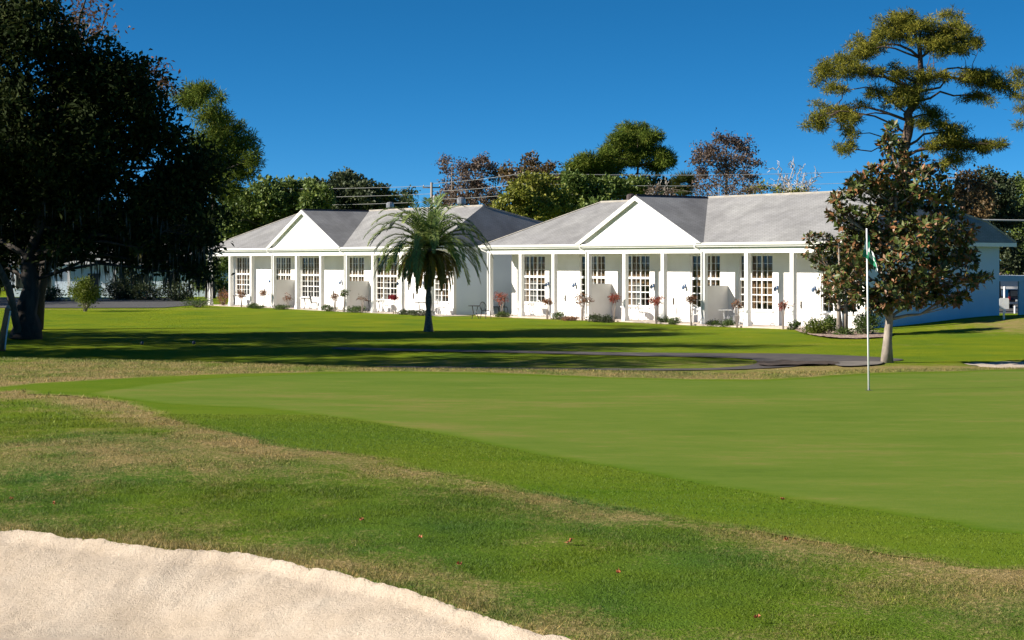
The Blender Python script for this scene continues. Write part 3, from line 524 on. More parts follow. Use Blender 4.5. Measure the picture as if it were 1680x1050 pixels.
# magnolias
def magnolia(name, label, base, tpts, clumps, r0, seedn, leafL=.21):
    base = Vector(base); root = empty(name, base, 0, label, 'tree'); mb = MB(); tp = [Vector(p)-base for p in tpts]; m = len(tp)
    mb.tube(tp, [r0*1.3]+[r0*(1-.8*i/(m-1)) for i in range(1, m)], 10)
    P = []; O = []
    for (c, rx, ry, rz) in clumps:
        c = Vector(c)-base; j = max([k for k in range(1, m) if tp[k].z < c.z] or [1], key=lambda k: -(tp[k]-c).length); lr = max(.02, r0*(1-.8*j/(m-1))*.5)
        path = limb_path(tp[j], c, -.03, 4); mb.tube(path, [lr, lr*.8, lr*.6, lr*.5, lr*.35], 6)
        k = int(150*(rx*ry*rz)**(2/3)*seedn); d = randdir(k); rr = RNG.uniform(.25, 1, k)**.6; p = d*rr[:, None]*np.array([rx, ry, rz])+np.array(c); P.append(p); O.append(norm(d+np.array([0, 0, .55])+RNG.normal(size=(k, 3))*.35))
        for q in range(min(k, 14)): mb.tube(limb_path(path[2+q % 3], p[q], .03, 2, .1), [lr*.3, lr*.22, .006], 4, False)
    mb.build('trunk', M['bark_pale'], root, smooth=True)
    P = np.concatenate(P); O = np.concatenate(O); per = 9; idx = np.repeat(np.arange(len(P)), per); n = len(idx); A = O[idx]
    perp = norm(np.cross(A, randdir(n))); D = norm(A*RNG.uniform(.0, 1.0, n)[:, None]+perp*1.0); s = RNG.uniform(.75, 1.25, n)
    rnd = np.clip(RNG.random(n)*.80, 0, 1); br = RNG.random(n) < .14+.10*RNG.random(len(P))[idx]; rnd[br] = RNG.uniform(.72, 1, br.sum())
    leaves('foliage', P[idx]+D*.03, D, A, leafL*s, leafL*.46*s, M['lf_magnolia'], root, rnd, .12)
mx, my = g0(1455, 595); MZ = my
magnolia('magnolia_tree', 'tall magnolia with brown backed leaves and pale trunk by the cart path', (mx, my, -.03), [(mx, my, -.03), wp(1456, 560, MZ), wp(1459, 524, MZ), wp(1462, 470, MZ), wp(1466, 400, MZ), wp(1470, 335, MZ), wp(1469, 300, MZ)],
         pc(MZ, [(1468,215,16,14),(1464,240,22,18),(1477,262,24,20),(1452,284,34,20),(1512,272,22,16),(1524,305,40,30),(1426,306,38,22),(1386,324,28,12),(1468,325,52,32),(1392,358,30,20),(1545,344,32,28),(1452,370,54,32),(1525,386,52,32),(1570,412,34,22),
                 (1424,404,42,34),(1488,430,54,36),(1543,450,42,26),(1598,462,26,10),(1612,455,14,6),(1562,488,32,12),(1477,478,46,30),(1446,494,32,20),(1510,480,32,22),(1404,300,16,14),(1580,380,20,20),(1590,430,18,14),(1402,440,26,28),(1414,480,24,20),(1398,392,24,20),(1372,352,16,9)], 1.0, .8), .165, 1.2)
m2x, m2y = gp(1378, 549)
magnolia('magnolia_tree', 'smaller magnolia standing in the mulch bed against the white wall', (m2x, m2y, gz(m2x, m2y)-.02), [(m2x, m2y, gz(m2x, m2y)-.02), wp(1376, 512, m2y), wp(1378, 470, m2y), wp(1376, 400, m2y)],
         pc(m2y, [(1332,388,14,9),(1350,396,24,12),(1372,402,24,14),(1338,415,20,12),(1358,425,28,22),(1386,430,28,28),(1370,455,30,24),(1394,470,26,24),(1365,480,22,18),(1388,500,26,12),(1402,448,18,22)], 1.0, .8), .13, .8)
mb = MB(); mb.tube([wp(1387, 547, m2y)-Vector((m2x, m2y, 0)), wp(1388, 500, m2y)-Vector((m2x, m2y, 0)), wp(1384, 470, m2y)-Vector((m2x, m2y, 0))], [.12, .1, .06], 8)
o = mb.build('second_stem', M['bark_pale'], None, smooth=True); o.parent = [q for q in COL.objects if q.name.startswith('magnolia_tree')][-1]; o.location = (0, 0, -gz(m2x, m2y)+.02)
# date palm in front of the lodges
def palm(name, label, base, hgt, r0, nf, flen, droop, lmat, omat, leafl, seg=16):
    root = empty(name, base, 0, label, 'palm tree'); mb = MB(); prof = []
    for i in range(15):
        t = i/14; rr = r0*(1.3-.6*min(1, t*5) if t < .2 else .72+.12*math.sin(t*60)+.75*max(0, t-.72)*2.2); prof.append((rr, t*hgt))
    prof += [(r0*1.15, hgt+.25), (r0*.5, hgt+.6)]
    mb.lathe(prof, n=12); mb.build('trunk', M['palm_bark'], root, smooth=False)
    def fronds(nm, count, lo, hi, ln, material, drp, rl, start):
        P = []; D = []; U = []; L = []; W = []; R = []; rb = MB()
        for i in range(count):
            az = i*2.39996+RNG.uniform(-.25, .25); el = lo+(hi-lo)*((i+.5)/count)**.9+RNG.uniform(-.08, .08); l = ln*RNG.uniform(.85, 1.12)
            d = Vector((math.cos(az)*math.cos(el), math.sin(az)*math.cos(el), math.sin(el))); p = Vector((math.cos(az)*r0*.6, math.sin(az)*r0*.6, start)); path = [p.copy()]; tone = RNG.random()
            for k in range(seg):
                d = (d+Vector((0, 0, -drp*(.4+1.6*k/seg)))).normalized(); p = p+d*l/seg; path.append(p.copy())
                side = d.cross(Vector((0, 0, 1))); side = side.normalized() if side.length > .05 else Vector((-math.sin(az), math.cos(az), 0)); upv = side.cross(d)
                f = (k+1)/seg
                if f < .1: continue
                for sub in range(4):
                    for sg in (1, -1):
                        q = path[-2].lerp(p, (sub+RNG.random()*.6)/4); dd = (d*(.55+.5*f)+side*sg*(1.0-.35*f)+upv*.28+Vector(RNG.normal(size=3))*.1+Vector((0, 0, -.30))).normalized()
                        P.append(q); D.append(dd); U.append(upv); L.append(rl*(math.sin(math.pi*(.12+.8*f))**.6)*RNG.uniform(.8, 1.15)); W.append(.058); R.append(min(1, max(0, tone*.6+RNG.uniform(0, .4))))
            rb.tube(path[::3]+[path[-1]], [.03*(1-.75*j/len(path[::3])) for j in range(len(path[::3])+1)], 4, False)
        leaves(nm, np.array([tuple(v) for v in P]), np.array([tuple(v) for v in D]), np.array([tuple(v) for v in U]), np.array(L), np.array(W), M[material], root, np.array(R), .1)
        rb.build('rachis', M[omat if nm == 'old_fronds' else 'palm_stalk'], root)
    fronds('fronds', nf, .22, 1.42, flen, lmat, droop, leafl, hgt+.15)
    fronds('old_fronds', int(nf*.7), -.75, .35, flen*.60, 'lf_palmold', droop*1.15, leafl*.62, hgt+.02)
    return root
noisy('palm_stalk', (.16, .17, .05), (.10, .11, .03), 4, .6); noisy('old_stalk', (.42, .28, .08), (.30, .18, .05), 4, .7)
px_, py_ = gp(703, 544)
palm('date_palm', 'date palm with drooping fronds standing alone on the lawn', (px_, py_, gz(px_, py_)-.03), 3.75, .19, 60, 3.35, .132, 'lf_palm', 'old_stalk', .42)
def fan_palm(label, x, y, Z):
    c = wp(x, y, Z); root = empty('fan_palm', (c.x, Z, gz(c.x, Z)), 0, label, 'palm tree', 'trees behind the lodges'); mb = MB(); mb.tube([(0, 0, 0), (.05, 0, c.z*.5), (0, 0, c.z)], [.2, .17, .16], 8); mb.build('trunk', M['palm_bark'], root)
    P = []; D = []; U = []; R = []
    for i in range(46):
        d = Vector(randdir(1)[0]); d.z = d.z*.8+.15; d.normalize(); hub = Vector((0, 0, c.z))+d*RNG.uniform(.3, .6); t = RNG.random(); s = d.cross(Vector((.1, .2, 1))).normalized()
        for k in range(16):
            a = -1.3+2.6*k/15; dd = (d*math.cos(a)+s*math.sin(a)+Vector((0, 0, -.25*abs(a)-.1))).normalized(); P.append(hub); D.append(dd); U.append(d.cross(s)); R.append(t)
    leaves('fronds', np.array([tuple(v) for v in P]), np.array([tuple(v) for v in D]), np.array([tuple(v) for v in U]), RNG.uniform(.95, 1.45, len(P)), .10, M['lf_palmgreen'], root, np.array(R), .1)
mk_leaf('lf_palmgreen', [(0, (.03, .045, .012)), (.6, (.075, .095, .022)), (1, (.17, .16, .045))], .15, .45)
fan_palm('sabal fan palm peeking over the right lodge ridge', 1122, 303, 170)
# ------------------------------------------------------------------ the lodges
ZB, ZE, ZR, HW, EV, ES, DP = 3.70, 4.215, 6.795, 5.13, .30, .55, 1.6
COLUMN_ME = None
def lodge(label, loc, th, b, unit_seed, zoff=0):
    rng = random.Random(unit_seed); root = empty('lodge', (loc[0], loc[1], zoff), -th, label, 'building', 'white columned lodges'); L = 9*b; VB = 12.3
    def part(name, mb, m, parent=None, smooth=False): return mb.build(name, M[m], parent or root, smooth=smooth)
    # floor slab
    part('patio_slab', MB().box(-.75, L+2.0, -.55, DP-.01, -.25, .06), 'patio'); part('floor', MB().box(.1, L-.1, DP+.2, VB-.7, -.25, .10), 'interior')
    wins = []; 
    for k in range(3):
        wins += [((3*k+.28)*b, (3*k+1.05)*b), ((3*k+2.10)*b, (3*k+2.83)*b)]
    WT, WB = 3.62, .78
    w = MB(); x = 0.0; y0, y1 = DP, DP+.2
    for a, c in wins:
        w.box(x, a, y0, y1, -.3, ZB+.25); w.box(a, c, y0, y1, -.3, WB); w.box(a, c, y0, y1, WT, ZB+.25); x = c
    w.box(x, L, y0, y1, -.3, ZB+.25)
    part('front_wall', w, 'white_paint')
    part('end_wall', MB().box(L-.2, L, DP+.2, VB-.6, -.6, ZE-.15), 'stucco_shade_blue'); part('end_wall', MB().box(0, .2, DP+.2, VB-.6, -.6, ZE-.15), 'stucco')  # shaded end gets the shade-blue copy, lit end the plain stucco
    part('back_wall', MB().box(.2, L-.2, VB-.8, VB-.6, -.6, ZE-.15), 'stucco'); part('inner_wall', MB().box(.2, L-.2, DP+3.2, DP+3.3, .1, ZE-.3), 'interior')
    # porch beam, ceiling, columns, low partitions
    part('beam', MB().box(-.14, L+.14, -.12, .12, ZB, ZB+.30), 'trim_white')
    part('beam', MB().box(-.14, .10, .122, DP-.002, ZB, ZB+.30), 'trim_white')
    part('beam', MB().box(L-.10, L+.14, .122, DP-.002, ZB, ZB+.30), 'trim_white')
    part('ceiling', MB().box(-ES+.03, L+.57, -EV+.03, DP+.1, ZB+.302, ZB+.34), 'white_paint')
    for i in range(10):
        u = i*b; c = MB().box(u-.12, u+.12, -.12, .12, .06, ZB); c.box(u-.15, u+.15, -.15, .15, .06, .30); part('column', c, 'trim_white')
    for i in (3, 6): part('partition', MB().box(i*b-.06, i*b+.06, .16, DP-.003, .06, 2.02), 'white_paint')
    # windows
    for wi, (a, c) in enumerate(wins):
        W = c-a; f = MB(); y = DP+.05; t = .07
        f.box(a, a+t, y, y+.1, WB, WT); f.box(c-t, c, y, y+.1, WB, WT); f.box(a+t, c-t, y, y+.1, WB, WB+t); f.box(a+t, c-t, y, y+.1, WT-t, WT); f.box(a+t, c-t, y-.02, y+.1, 2.30, 2.42)
        n = 3; sw = (W-2*t)/n
        for k in range(1, n): f.box(a+t+k*sw-.034, a+t+k*sw+.034, y+.005, y+.095, WB+t, 2.30); f.box(a+t+k*sw-.034, a+t+k*sw+.034, y+.005, y+.095, 2.42, WT-t)
        for k in range(n):
            cx = a+t+(k+.5)*sw
            for zz0, zz1, rows in ((WB+t, 2.30, 4), (2.42, WT-t, 3)):
                f.box(cx-.010, cx+.010, y+.02, y+.06, zz0, zz1)
                for r in range(1, rows):
                    z = zz0+(zz1-zz0)*r/rows; hw = .010 if r != 2 or rows == 3 else .026; lo = a+t+k*sw+.034; hi = a+t+(k+1)*sw-.034; f.box(lo, cx-.0105, y+.02, y+.06, z-hw, z+hw); f.box(cx+.0105, hi, y+.02, y+.06, z-hw, z+hw)
        wf = part('window', f, 'trim_white')
        part('glass', MB().add([(a+t, y+.072, WB+t), (c-t, y+.072, WB+t), (c-t, y+.072, WT-t), (a+t, y+.072, WT-t)], [(0, 1, 2, 3)]), 'glass', wf)
        part('sill', MB().box(a-.05, c+.05, DP-.07, DP-.003, WB-.08, WB), 'trim_white', wf)
        # cloth behind the panes, hung in folds
        def cloth(x0, x1, z0, z1, m, nm, amp=.035, fr=.17):
            q = MB(); nn = max(4, int((x1-x0)/.035)); vs = []
            for i in range(nn+1):
                xx = x0+(x1-x0)*i/nn; yy = y+.26+amp*math.sin(xx/fr*2*math.pi)+.02*math.sin(xx*3.1)
                vs += [(xx, yy, z0), (xx, yy, z1)]
            q.add(vs, [(2*i, 2*i+2, 2*i+3, 2*i+1) for i in range(nn)]); part(nm, q, m, wf)
        mode = rng.random(); tz = 1.95 if mode < .7 else 1.05
        cuts = sorted([rng.uniform(.18, .42), rng.uniform(.55, .8)])
        cloth(a+.04, a+W*cuts[0], tz if rng.random() < .5 else WB, WT, 'tan_curtain', 'curtain'); cloth(a+W*(cuts[0]+.05), a+W*cuts[1], tz+.15*rng.random(), WT, 'tan_curtain', 'curtain'); cloth(a+W*(cuts[1]+.07), c-.04, tz, WT, 'tan_curtain', 'curtain')
        if rng.random() < .75: bx = a+W*rng.uniform(.1, .3); cloth(bx, bx+W*rng.uniform(.2, .45), WB, 2.1, 'blinds', 'blind', .02, .09)
    # doors and wall lamps
    for k in range(3):
        a = (3*k+1.40)*b; c = a+1.0; d = MB(); d.box(a, c, DP-.045, DP-.003, .06, 2.14)
        for (z0, z1) in ((.25, .95), (1.1, 2.0)):
            for (x0, x1) in ((a+.12, a+.46), (a+.54, a+.88)): d.box(x0, x1, DP-.06, DP-.0455, z0, z1)
        dr = part('door', d, 'trim_white'); hb = MB().box(c-.10, c-.05, DP-.10, DP-.0462, .95, 1.30); hb.tube([(c-.075, DP-.09, 1.1), (c-.075, DP-.15, 1.1), (c-.17, DP-.15, 1.1)], .012, 6); part('handle', hb, 'handle_metal', dr)
        fr = MB(); fr.box(a-.10, a-.002, DP-.03, DP-.003, .06, 2.25); fr.box(c+.002, c+.10, DP-.03, DP-.003, .06, 2.25); fr.box(a-.002, c+.002, DP-.03, DP-.003, 2.142, 2.25); part('door_frame', fr, 'trim_white', dr)
        for u in ((3*k+1.16)*b, (3*k+1.98)*b):
            l = MB(); l.box(u-.05, u+.05, DP-.03, DP-.003, 1.86, 2.06); l.tube([(u, DP-.03, 2.0), (u, DP-.14, 2.04), (u, DP-.17, 1.98)], .015, 6); l.lathe([(.035, .10), (.085, 0), (.075, -.10), (.03, -.13)], (u, DP-.17, 1.90), 8); part('wall_lamp', l, 'lamp_blue')
    # roof: hips, gable, fascia and gutters
    ue = L+.6; ur = 8.55*b; v0 = -EV; vr = HW-EV; vP = 10.6; zP = 5.28
    R = MB(); V = [(-ES, v0, ZE), (ue, v0, ZE), (ur, vr, ZR), (-ES+HW, vr, ZR), (L+.05, vP, zP), (ue, VB, ZE), (-ES, VB, ZE), (-ES+1.1, vP, zP)]
    R.add(V, [(0, 1, 2, 3), (1, 5, 4), (1, 4, 2), (3, 2, 4, 7), (7, 4, 5, 6), (0, 3, 7), (0, 7, 6)])
    R.add([(x, yy, z-.10) for x, yy, z in V[:2]]+[(x, yy, z-.10) for x, yy, z in (V[5], V[6])], [(3, 2, 1, 0)])
    uc = 4.437*b; g0v = -.46; gw = HW; sl = (ZR-ZE)/HW
    for s in (-1, 1):
        e = (uc+s*gw, ZE+.004); p = (uc, ZR+.004); R.add([(e[0], g0v, e[1]), (p[0], g0v, p[1]), (p[0], vr+.02, p[1]), (e[0], -EV+.03, e[1])], [(0, 1, 2, 3) if s < 0 else (3, 2, 1, 0)])
    roof = part('roof', R, 'roof')
    rc = MB(); rc.tube([(-ES+HW, vr, ZR+.02), (ur, vr, ZR+.02)], .06, 5); rc.tube([(-ES, v0, ZE+.02), (-ES+HW, vr, ZR+.02)], .045, 5); rc.tube([(ur, vr, ZR+.02), (L+.05, vP, zP+.02), (ue, VB, ZE+.02)], .045, 5); part('ridge_cap', rc, 'concrete', roof)
    rc = MB(); rc.tube([(uc, g0v+.05, ZR+.03), (uc, vr, ZR+.03)], .05, 5); part('ridge_cap', rc, 'vent_dark', roof)
    # gable front: wall, raking boards with soffit
    gm = MB(); gy = -.29; gm.prism([(uc-gw+.25, ZE+.02), (uc+gw-.25, ZE+.02), (uc, ZR-.10)], 'y', gy, gy+.12); part('gable_wall', gm, 'trim_white')
    rk = MB()
    for s in (-1, 1):
        e = (uc+s*(gw+.02), ZE); p = (uc, ZR+.0); rk.prism([(e[0], e[1]-.0), (p[0], p[1]-.006), (p[0], p[1]-.25), (e[0]-s*.45, e[1]-.0)], 'y', g0v-.06, g0v)
        nx, nz = -s*sl, 1
        rk.add([(e[0]-s*.30, g0v+.001, e[1]+.03), (p[0], g0v+.001, p[1]-.12), (p[0], gy+.02, p[1]-.12), (e[0]-s*.30, gy+.02, e[1]+.03)], [(0, 1, 2, 3)])
    part('rake_trim', rk, 'trim_white')
    part('gable_ledge', MB().add([(uc-gw+.05, -EV-.04, ZE+.015), (uc+gw-.05, -EV-.04, ZE+.015), (uc+gw-.3, gy, ZE+.10), (uc-gw+.3, gy, ZE+.10)], [(0, 1, 2, 3)]), 'trim_white')
    ft = MB(); ft.box(-ES, ue, v0-.02, v0, ZE-.20, ZE-.004); ft.box(ue, ue+.02, v0-.02, VB, ZE-.20, ZE-.004); ft.box(-ES-.02, -ES, v0-.02, VB, ZE-.20, ZE-.004); part('fascia', ft, 'trim_white')
    gt = MB(); gt.prism([(v0-.021, ZE+.01), (v0-.021, ZE-.13), (v0-.10, ZE-.13), (v0-.15, ZE-.05), (v0-.15, ZE+.01)], 'x', -ES-.1, ue+.05); part('gutter', gt, 'trim_white')
    for u in (0, 3*b, 6*b):
        uu = u-.35 if u else -.45; dsp = MB(); dsp.tube([(uu, v0-.09, ZE-.13), (uu, v0-.09, ZE-.24), (u-.06, -.17, ZB+.1), (u-.06, -.17, .35), (u-.10, -.30, .14)], .04, 6); part('downspout', dsp, 'trim_white')
    return root, part, b
RL = (-1.298, 102.82); RT = .9319; RB = 3.130; LL_ = (-22.546, 127.66); LT = .945; LB = 3.356
rr_, rpart, _ = lodge('white lodge with gabled porch at right, nearest the camera', RL, RT, RB, 3)
ll_, lpart, _ = lodge('white lodge with gabled porch at left, partly behind the date palm', LL_, LT, LB, 8, -.04)
def R2(u, v, which='R'):
    (x, y), th = (RL, RT) if which == 'R' else (LL_, LT); return x+u*math.cos(th)+v*math.sin(th), y-u*math.sin(th)+v*math.cos(th)
def px2u(px, v, which='R'):
    lo, hi = -6, 45
    for _ in range(50):
        m = (lo+hi)/2; X, Y = R2(m, v, which)
        if CX+F*X/Y < px: lo = m
        else: hi = m
    return lo
# roof vents
def roof_vent(part, root, u, v, zb, m, k=1.0):
    g = MB(); g.lathe([(.16*k, -.3), (.16*k, .28*k), (.27*k, .34*k), (.27*k, .62*k), (.20*k, .70*k), (.05*k, .74*k)], (u, v, zb), 10); part('roof_vent', g, m, [o for o in root.children if o.name.startswith('roof') and 'vent' not in o.name][0])
roof_vent(lpart, ll_, px2u(640, HW-EV+.4, 'L'), HW-EV+.4, ZR-.15, 'vent_metal'); roof_vent(lpart, ll_, px2u(757, HW-EV+.4, 'L'), HW-EV+.4, ZR-.15, 'vent_metal', 1.1)
roof_vent(rpart, rr_, px2u(1035, HW-EV+.9), HW-EV+.9, ZR-.25, 'vent_dark')
g = MB(); g.tube([(9*RB-.6, 9.0, 4.2), (9*RB-.3, 9.0, 5.0), (9*RB-.3, 9.0, 5.65)], .05, 8); rpart('vent_pipe', g, 'trim_white')
# ------------------------------------------------------------------ porch furniture and plants
def put(o, u, v, which, z=.06): X, Y = R2(u, v, which); o.location = (X, Y, z-(0.04 if which == 'L' else 0)); return o
def copy_tree(o, parent=None):
    c = o.copy(); COL.objects.link(c); c.parent = parent
    for ch in o.children: copy_tree(ch, c)
    return c
def make_table(m):
    r = empty('bistro_table', (0, 0, 0), 0, 'small round bistro table', 'table'); MB().lathe([(.33, .70), (.35, .71), (.35, .735), (.33, .745)], n=18).build('table_top', M[m], r)
    for k in range(3):
        a = k*2.094; MB().tube([(math.cos(a)*.27, math.sin(a)*.27, 0), (math.cos(a)*.10, math.sin(a)*.10, .32), (math.cos(a)*.22, math.sin(a)*.22, .70)], .022, 6).build('leg', M[m], r)
    return r
def make_chair(m):
    r = empty('garden_chair', (0, 0, 0), 0, 'round backed metal garden chair', 'chair'); MB().lathe([(.20, .42), (.235, .43), (.235, .455), (.20, .465)], n=16).build('seat', M[m], r)
    for sx in (-1, 1):
        for sy in (-1, 1): MB().tube([(sx*.22, sy*.22, 0), (sx*.16, sy*.16, .42)], .02, 6).build('leg', M[m], r)
    bk = MB(); ring = [(math.cos(t)*.24, .22+.05*math.sin(t), .68+.26*math.sin(t)) for t in np.linspace(-1.2, math.pi+1.2, 15)]; bk.tube(ring, .022, 6)
    for t in (-.12, 0, .12): bk.tube([(t, .2, .45), (t, .24, .68), (t*.8, .27, .90)], .014, 5)
    bk.tube([(-.2, .16, .46), ring[0]], .02, 5); bk.tube([(.2, .16, .46), ring[-1]], .02, 5); bk.build('backrest', M[m], r)
    return r
proto = {('t', 'white'): make_table('white_metal'), ('t', 'black'): make_table('dark_metal'), ('c', 'white'): make_chair('white_metal'), ('c', 'black'): make_chair('dark_metal')}
used = set()
def furn(kind, colr, px, v, which, rz, label):
    p = proto[(kind, colr)]
    o = p if (kind, colr) not in used else copy_tree(p); used.add((kind, colr))
    put(o, px2u(px, v, which), v, which); o.rotation_euler = (0, 0, rz); o['label'] = label; o['group'] = 'porch tables and chairs'
furn('c', 'white', 847, .7, 'R', -1.2, 'white round backed chair at the left end of the right lodge porch')
furn('t', 'white', 870, .75, 'R', 0, 'white bistro table under the leftmost window of the right lodge')
furn('c', 'white', 889, .8, 'R', 2.2, 'white round backed chair right of the table under the leftmost right lodge window')
furn('c', 'white', 956, .3, 'R', .4, 'white garden chair facing out beside the first partition of the right lodge')
furn('t', 'white', 1037, .7, 'R', 0, 'white bistro table under the window just right of the gable centre, right lodge')
furn('c', 'white', 1056, .8, 'R', 2.0, 'white round backed chair under the same window, right of its table, right lodge')
furn('c', 'white', 1141, .5, 'R', .2, 'white chair against the second partition of the right lodge, left side')
furn('t', 'white', 1190, .5, 'R', 0, 'white bistro table right of the second partition of the right lodge')
furn('c', 'white', 1204, .9, 'R', -1, 'white chair left of the red topped plant near the sixth column gap, right lodge')
furn('c', 'white', 1222, .4, 'R', 2.4, 'white chair beside the seventh column of the right lodge, right of the table')
furn('t', 'white', 1350, .8, 'R', 0, 'white table under the rightmost window of the right lodge, half behind the small magnolia')
furn('t', 'black', 386, .7, 'L', 0, 'black bistro table at the left end of the left lodge porch')
furn('c', 'white', 444, .6, 'L', .3, 'white garden chair by the left door of the left lodge')
furn('t', 'black', 502, .7, 'L', 0, 'black bistro table under the third window of the left lodge')
furn('c', 'black', 515, .6, 'L', 1.9, 'black garden chair right of the table under the third window, left lodge')
furn('t', 'black', 607, .4, 'L', 0, 'black bistro table right of the second partition of the left lodge')
furn('t', 'black', 624, .8, 'L', 0, 'black bistro table under the window left of the date palm')
furn('c', 'white', 634, .6, 'L', 2.1, 'white round backed chair left of the crimson plant, left lodge')
furn('t', 'black', 690, .6, 'L', 0, 'black bistro table just left of the date palm trunk')
furn('c', 'white', 716, .5, 'L', .2, 'white round backed chair just right of the date palm trunk')
furn('c', 'white', 725, 1.0, 'L', 1.2, 'white garden chair under the rightmost window of the left lodge')
furn('t', 'black', 778, -1.3, 'L', 0, 'black bistro table in the shade of the left lodge end wall')
furn('c', 'black', 797, -.8, 'L', .8, 'black chair in the shade beside the first column of the right lodge')
furn('c', 'black', 813, 2.0, 'R', 1.5, 'black chair just right of the first column of the right lodge')
furn('c', 'black', 826, 2.2, 'R', 2.6, 'black chair behind the left corner of the right lodge, by the red plant')
# (those standing past the slab rest on the ground)
for o in list(COL.objects):
    if o.get('group') == 'porch tables and chairs' and o['label'].startswith(('black bistro table in the shade', 'black chair')): o.location.z = gz(o.location.x, o.location.y)+.02
def standard(label, px, which, hgt, crown, lmat, v=-.75, stems=3, k=1.0):
    X, Y = R2(px2u(px, v, which), v, which); z0 = gz(X, Y)-.02; root = empty('standard_plant', (X, Y, z0), 0, label, 'plant', 'small plants on bare stems along the porches'); mb = MB(); P = []
    for i in range(stems):
        a = i*2.1+RNG.random(); tip = Vector((math.cos(a)*crown*.45, math.sin(a)*crown*.45, hgt-crown*.2)); mb.tube([(math.cos(a)*.04, math.sin(a)*.04, 0), (math.cos(a)*.07, math.sin(a)*.07, hgt*.5), tip], [.026, .02, .013], 5)
        for q in range(4): mb.tube([tip, tip+Vector(RNG.normal(size=3))*crown*.35], [.012, .006], 4, False)
    mb.build('stem', M['twig'], root)
    n = int(340*k); m = 5+int(3*k); hub = np.array([[math.cos(q*2.1+.3)*crown*RNG.uniform(.1, .75), math.sin(q*2.1+.3)*crown*RNG.uniform(.1, .75), hgt-crown*RNG.uniform(-.25, .75)] for q in range(m)]); i = RNG.integers(0, m, n)
    off = RNG.normal(size=(n, 3))*crown*np.array([.22, .22, .14]); P = hub[i]+off; D = norm(off/crown+RNG.normal(size=(n, 3))*.5+np.array([0, 0, -.15]))
    leaves('foliage', P, D, randdir(n), RNG.uniform(.09, .17, n), RNG.uniform(.03, .055, n), M[lmat], root, RNG.random(n))
for (px, wh, hg, cr, lm, lab, st, k) in [
    (823, 'R', 1.25, .46, 'lf_red', 'red leaved plant at the shaded left end of the right lodge', 3, 1.0), (898, 'R', 1.15, .30, 'lf_redbrown', 'brown leaved plant right of the leftmost right lodge window', 3, .9),
    (955, 'R', 1.35, .50, 'lf_redbrown', 'wide brown topped plant left of the first downspout column, right lodge', 4, 1.0), (1007, 'R', 1.35, .34, 'lf_red', 'red plant with a fan of stems right of the first partition, right lodge', 4, 1.0),
    (1077, 'R', 1.30, .40, 'lf_red', 'dense red topped plant right of the window under the gable, right lodge', 3, 1.2), (1134, 'R', 1.45, .30, 'lf_redbrown', 'narrow rust plant left of the second partition, right lodge', 3, .9),
    (1209, 'R', 1.25, .26, 'lf_redbrown', 'thin plant with a small brown tuft between the second partition and seventh column', 3, .5), (1285, 'R', 1.30, .38, 'lf_red', 'red topped single plant on tall bare stems right of the seventh column', 3, .7),
    (396, 'L', 1.05, .38, 'lf_redbrown', 'orange brown plant at the left end of the left lodge', 3, 1.0), (432, 'L', 1.25, .42, 'lf_redbrown', 'brown flat topped plant before the left door of the left lodge', 2, .8),
    (472, 'L', .95, .36, 'lf_redbrown', 'sparse pinkish plant before the first partition of the left lodge', 3, .4), (549, 'L', 1.1, .34, 'lf_redbrown', 'pinkish brown plant before the middle door of the left lodge', 3, .7),
    (564, 'L', 1.35, .32, 'lf_shrub', 'green and brown plant beside the sixth column of the left lodge', 3, .9), (594, 'L', 1.05, .36, 'lf_redbrown', 'nearly bare branching plant before the second partition of the left lodge', 4, .2),
    (645, 'L', 1.1, .27, 'lf_crimson', 'crimson ball topped plant left of the date palm', 1, 1.3)]:
    standard(lab, px, wh, hg, cr, lm, stems=st, k=k)
def shrub(label, px, py, rx, rz, lmat, n, leaf=.09, group='low shrubs along the porches', name='shrub', stems=0, cz=None):
    X, Y = gp(px, py); z0 = gz(X, Y)-.02; root = empty(name, (X, Y, z0), 0, label, 'shrub', group); mb = MB(); c = cz if cz else rz*.75
    for i in range(9):
        a = i*.7; e = (math.cos(a)*rx*.6, math.sin(a)*rx*.6, c+rz*.3*math.sin(i*1.7)); mb.tube([(math.cos(a)*.05*rx, math.sin(a)*.05*rx, 0), (e[0]*.45, e[1]*.45, e[2]*.55), e], [.02+.02*rx, .016+.012*rx, .008], 5)
    mb.build('stem', M['bark_pale' if stems else 'twig'], root)
    k = 26; lump = randdir(k)*np.array([rx, rx, rz])*RNG.uniform(.35, .8, (k, 1)); lump[:, 2] += c; i = RNG.integers(0, k, n); P = lump[i]+RNG.normal(size=(n, 3))*np.array([rx, rx, rz])*.2; P[:, 2] = np.maximum(P[:, 2], .02)
    D = norm(P-np.array([0, 0, c*.6])+RNG.normal(size=(n, 3))*.6*rx); leaves('foliage', P, D, randdir(n), leaf*RNG.uniform(.7, 1.3, n), leaf*.45*RNG.uniform(.7, 1.3, n), M[lmat], root, np.clip(RNG.random(k)[i]*.5+RNG.random(n)*.5, 0, 1))
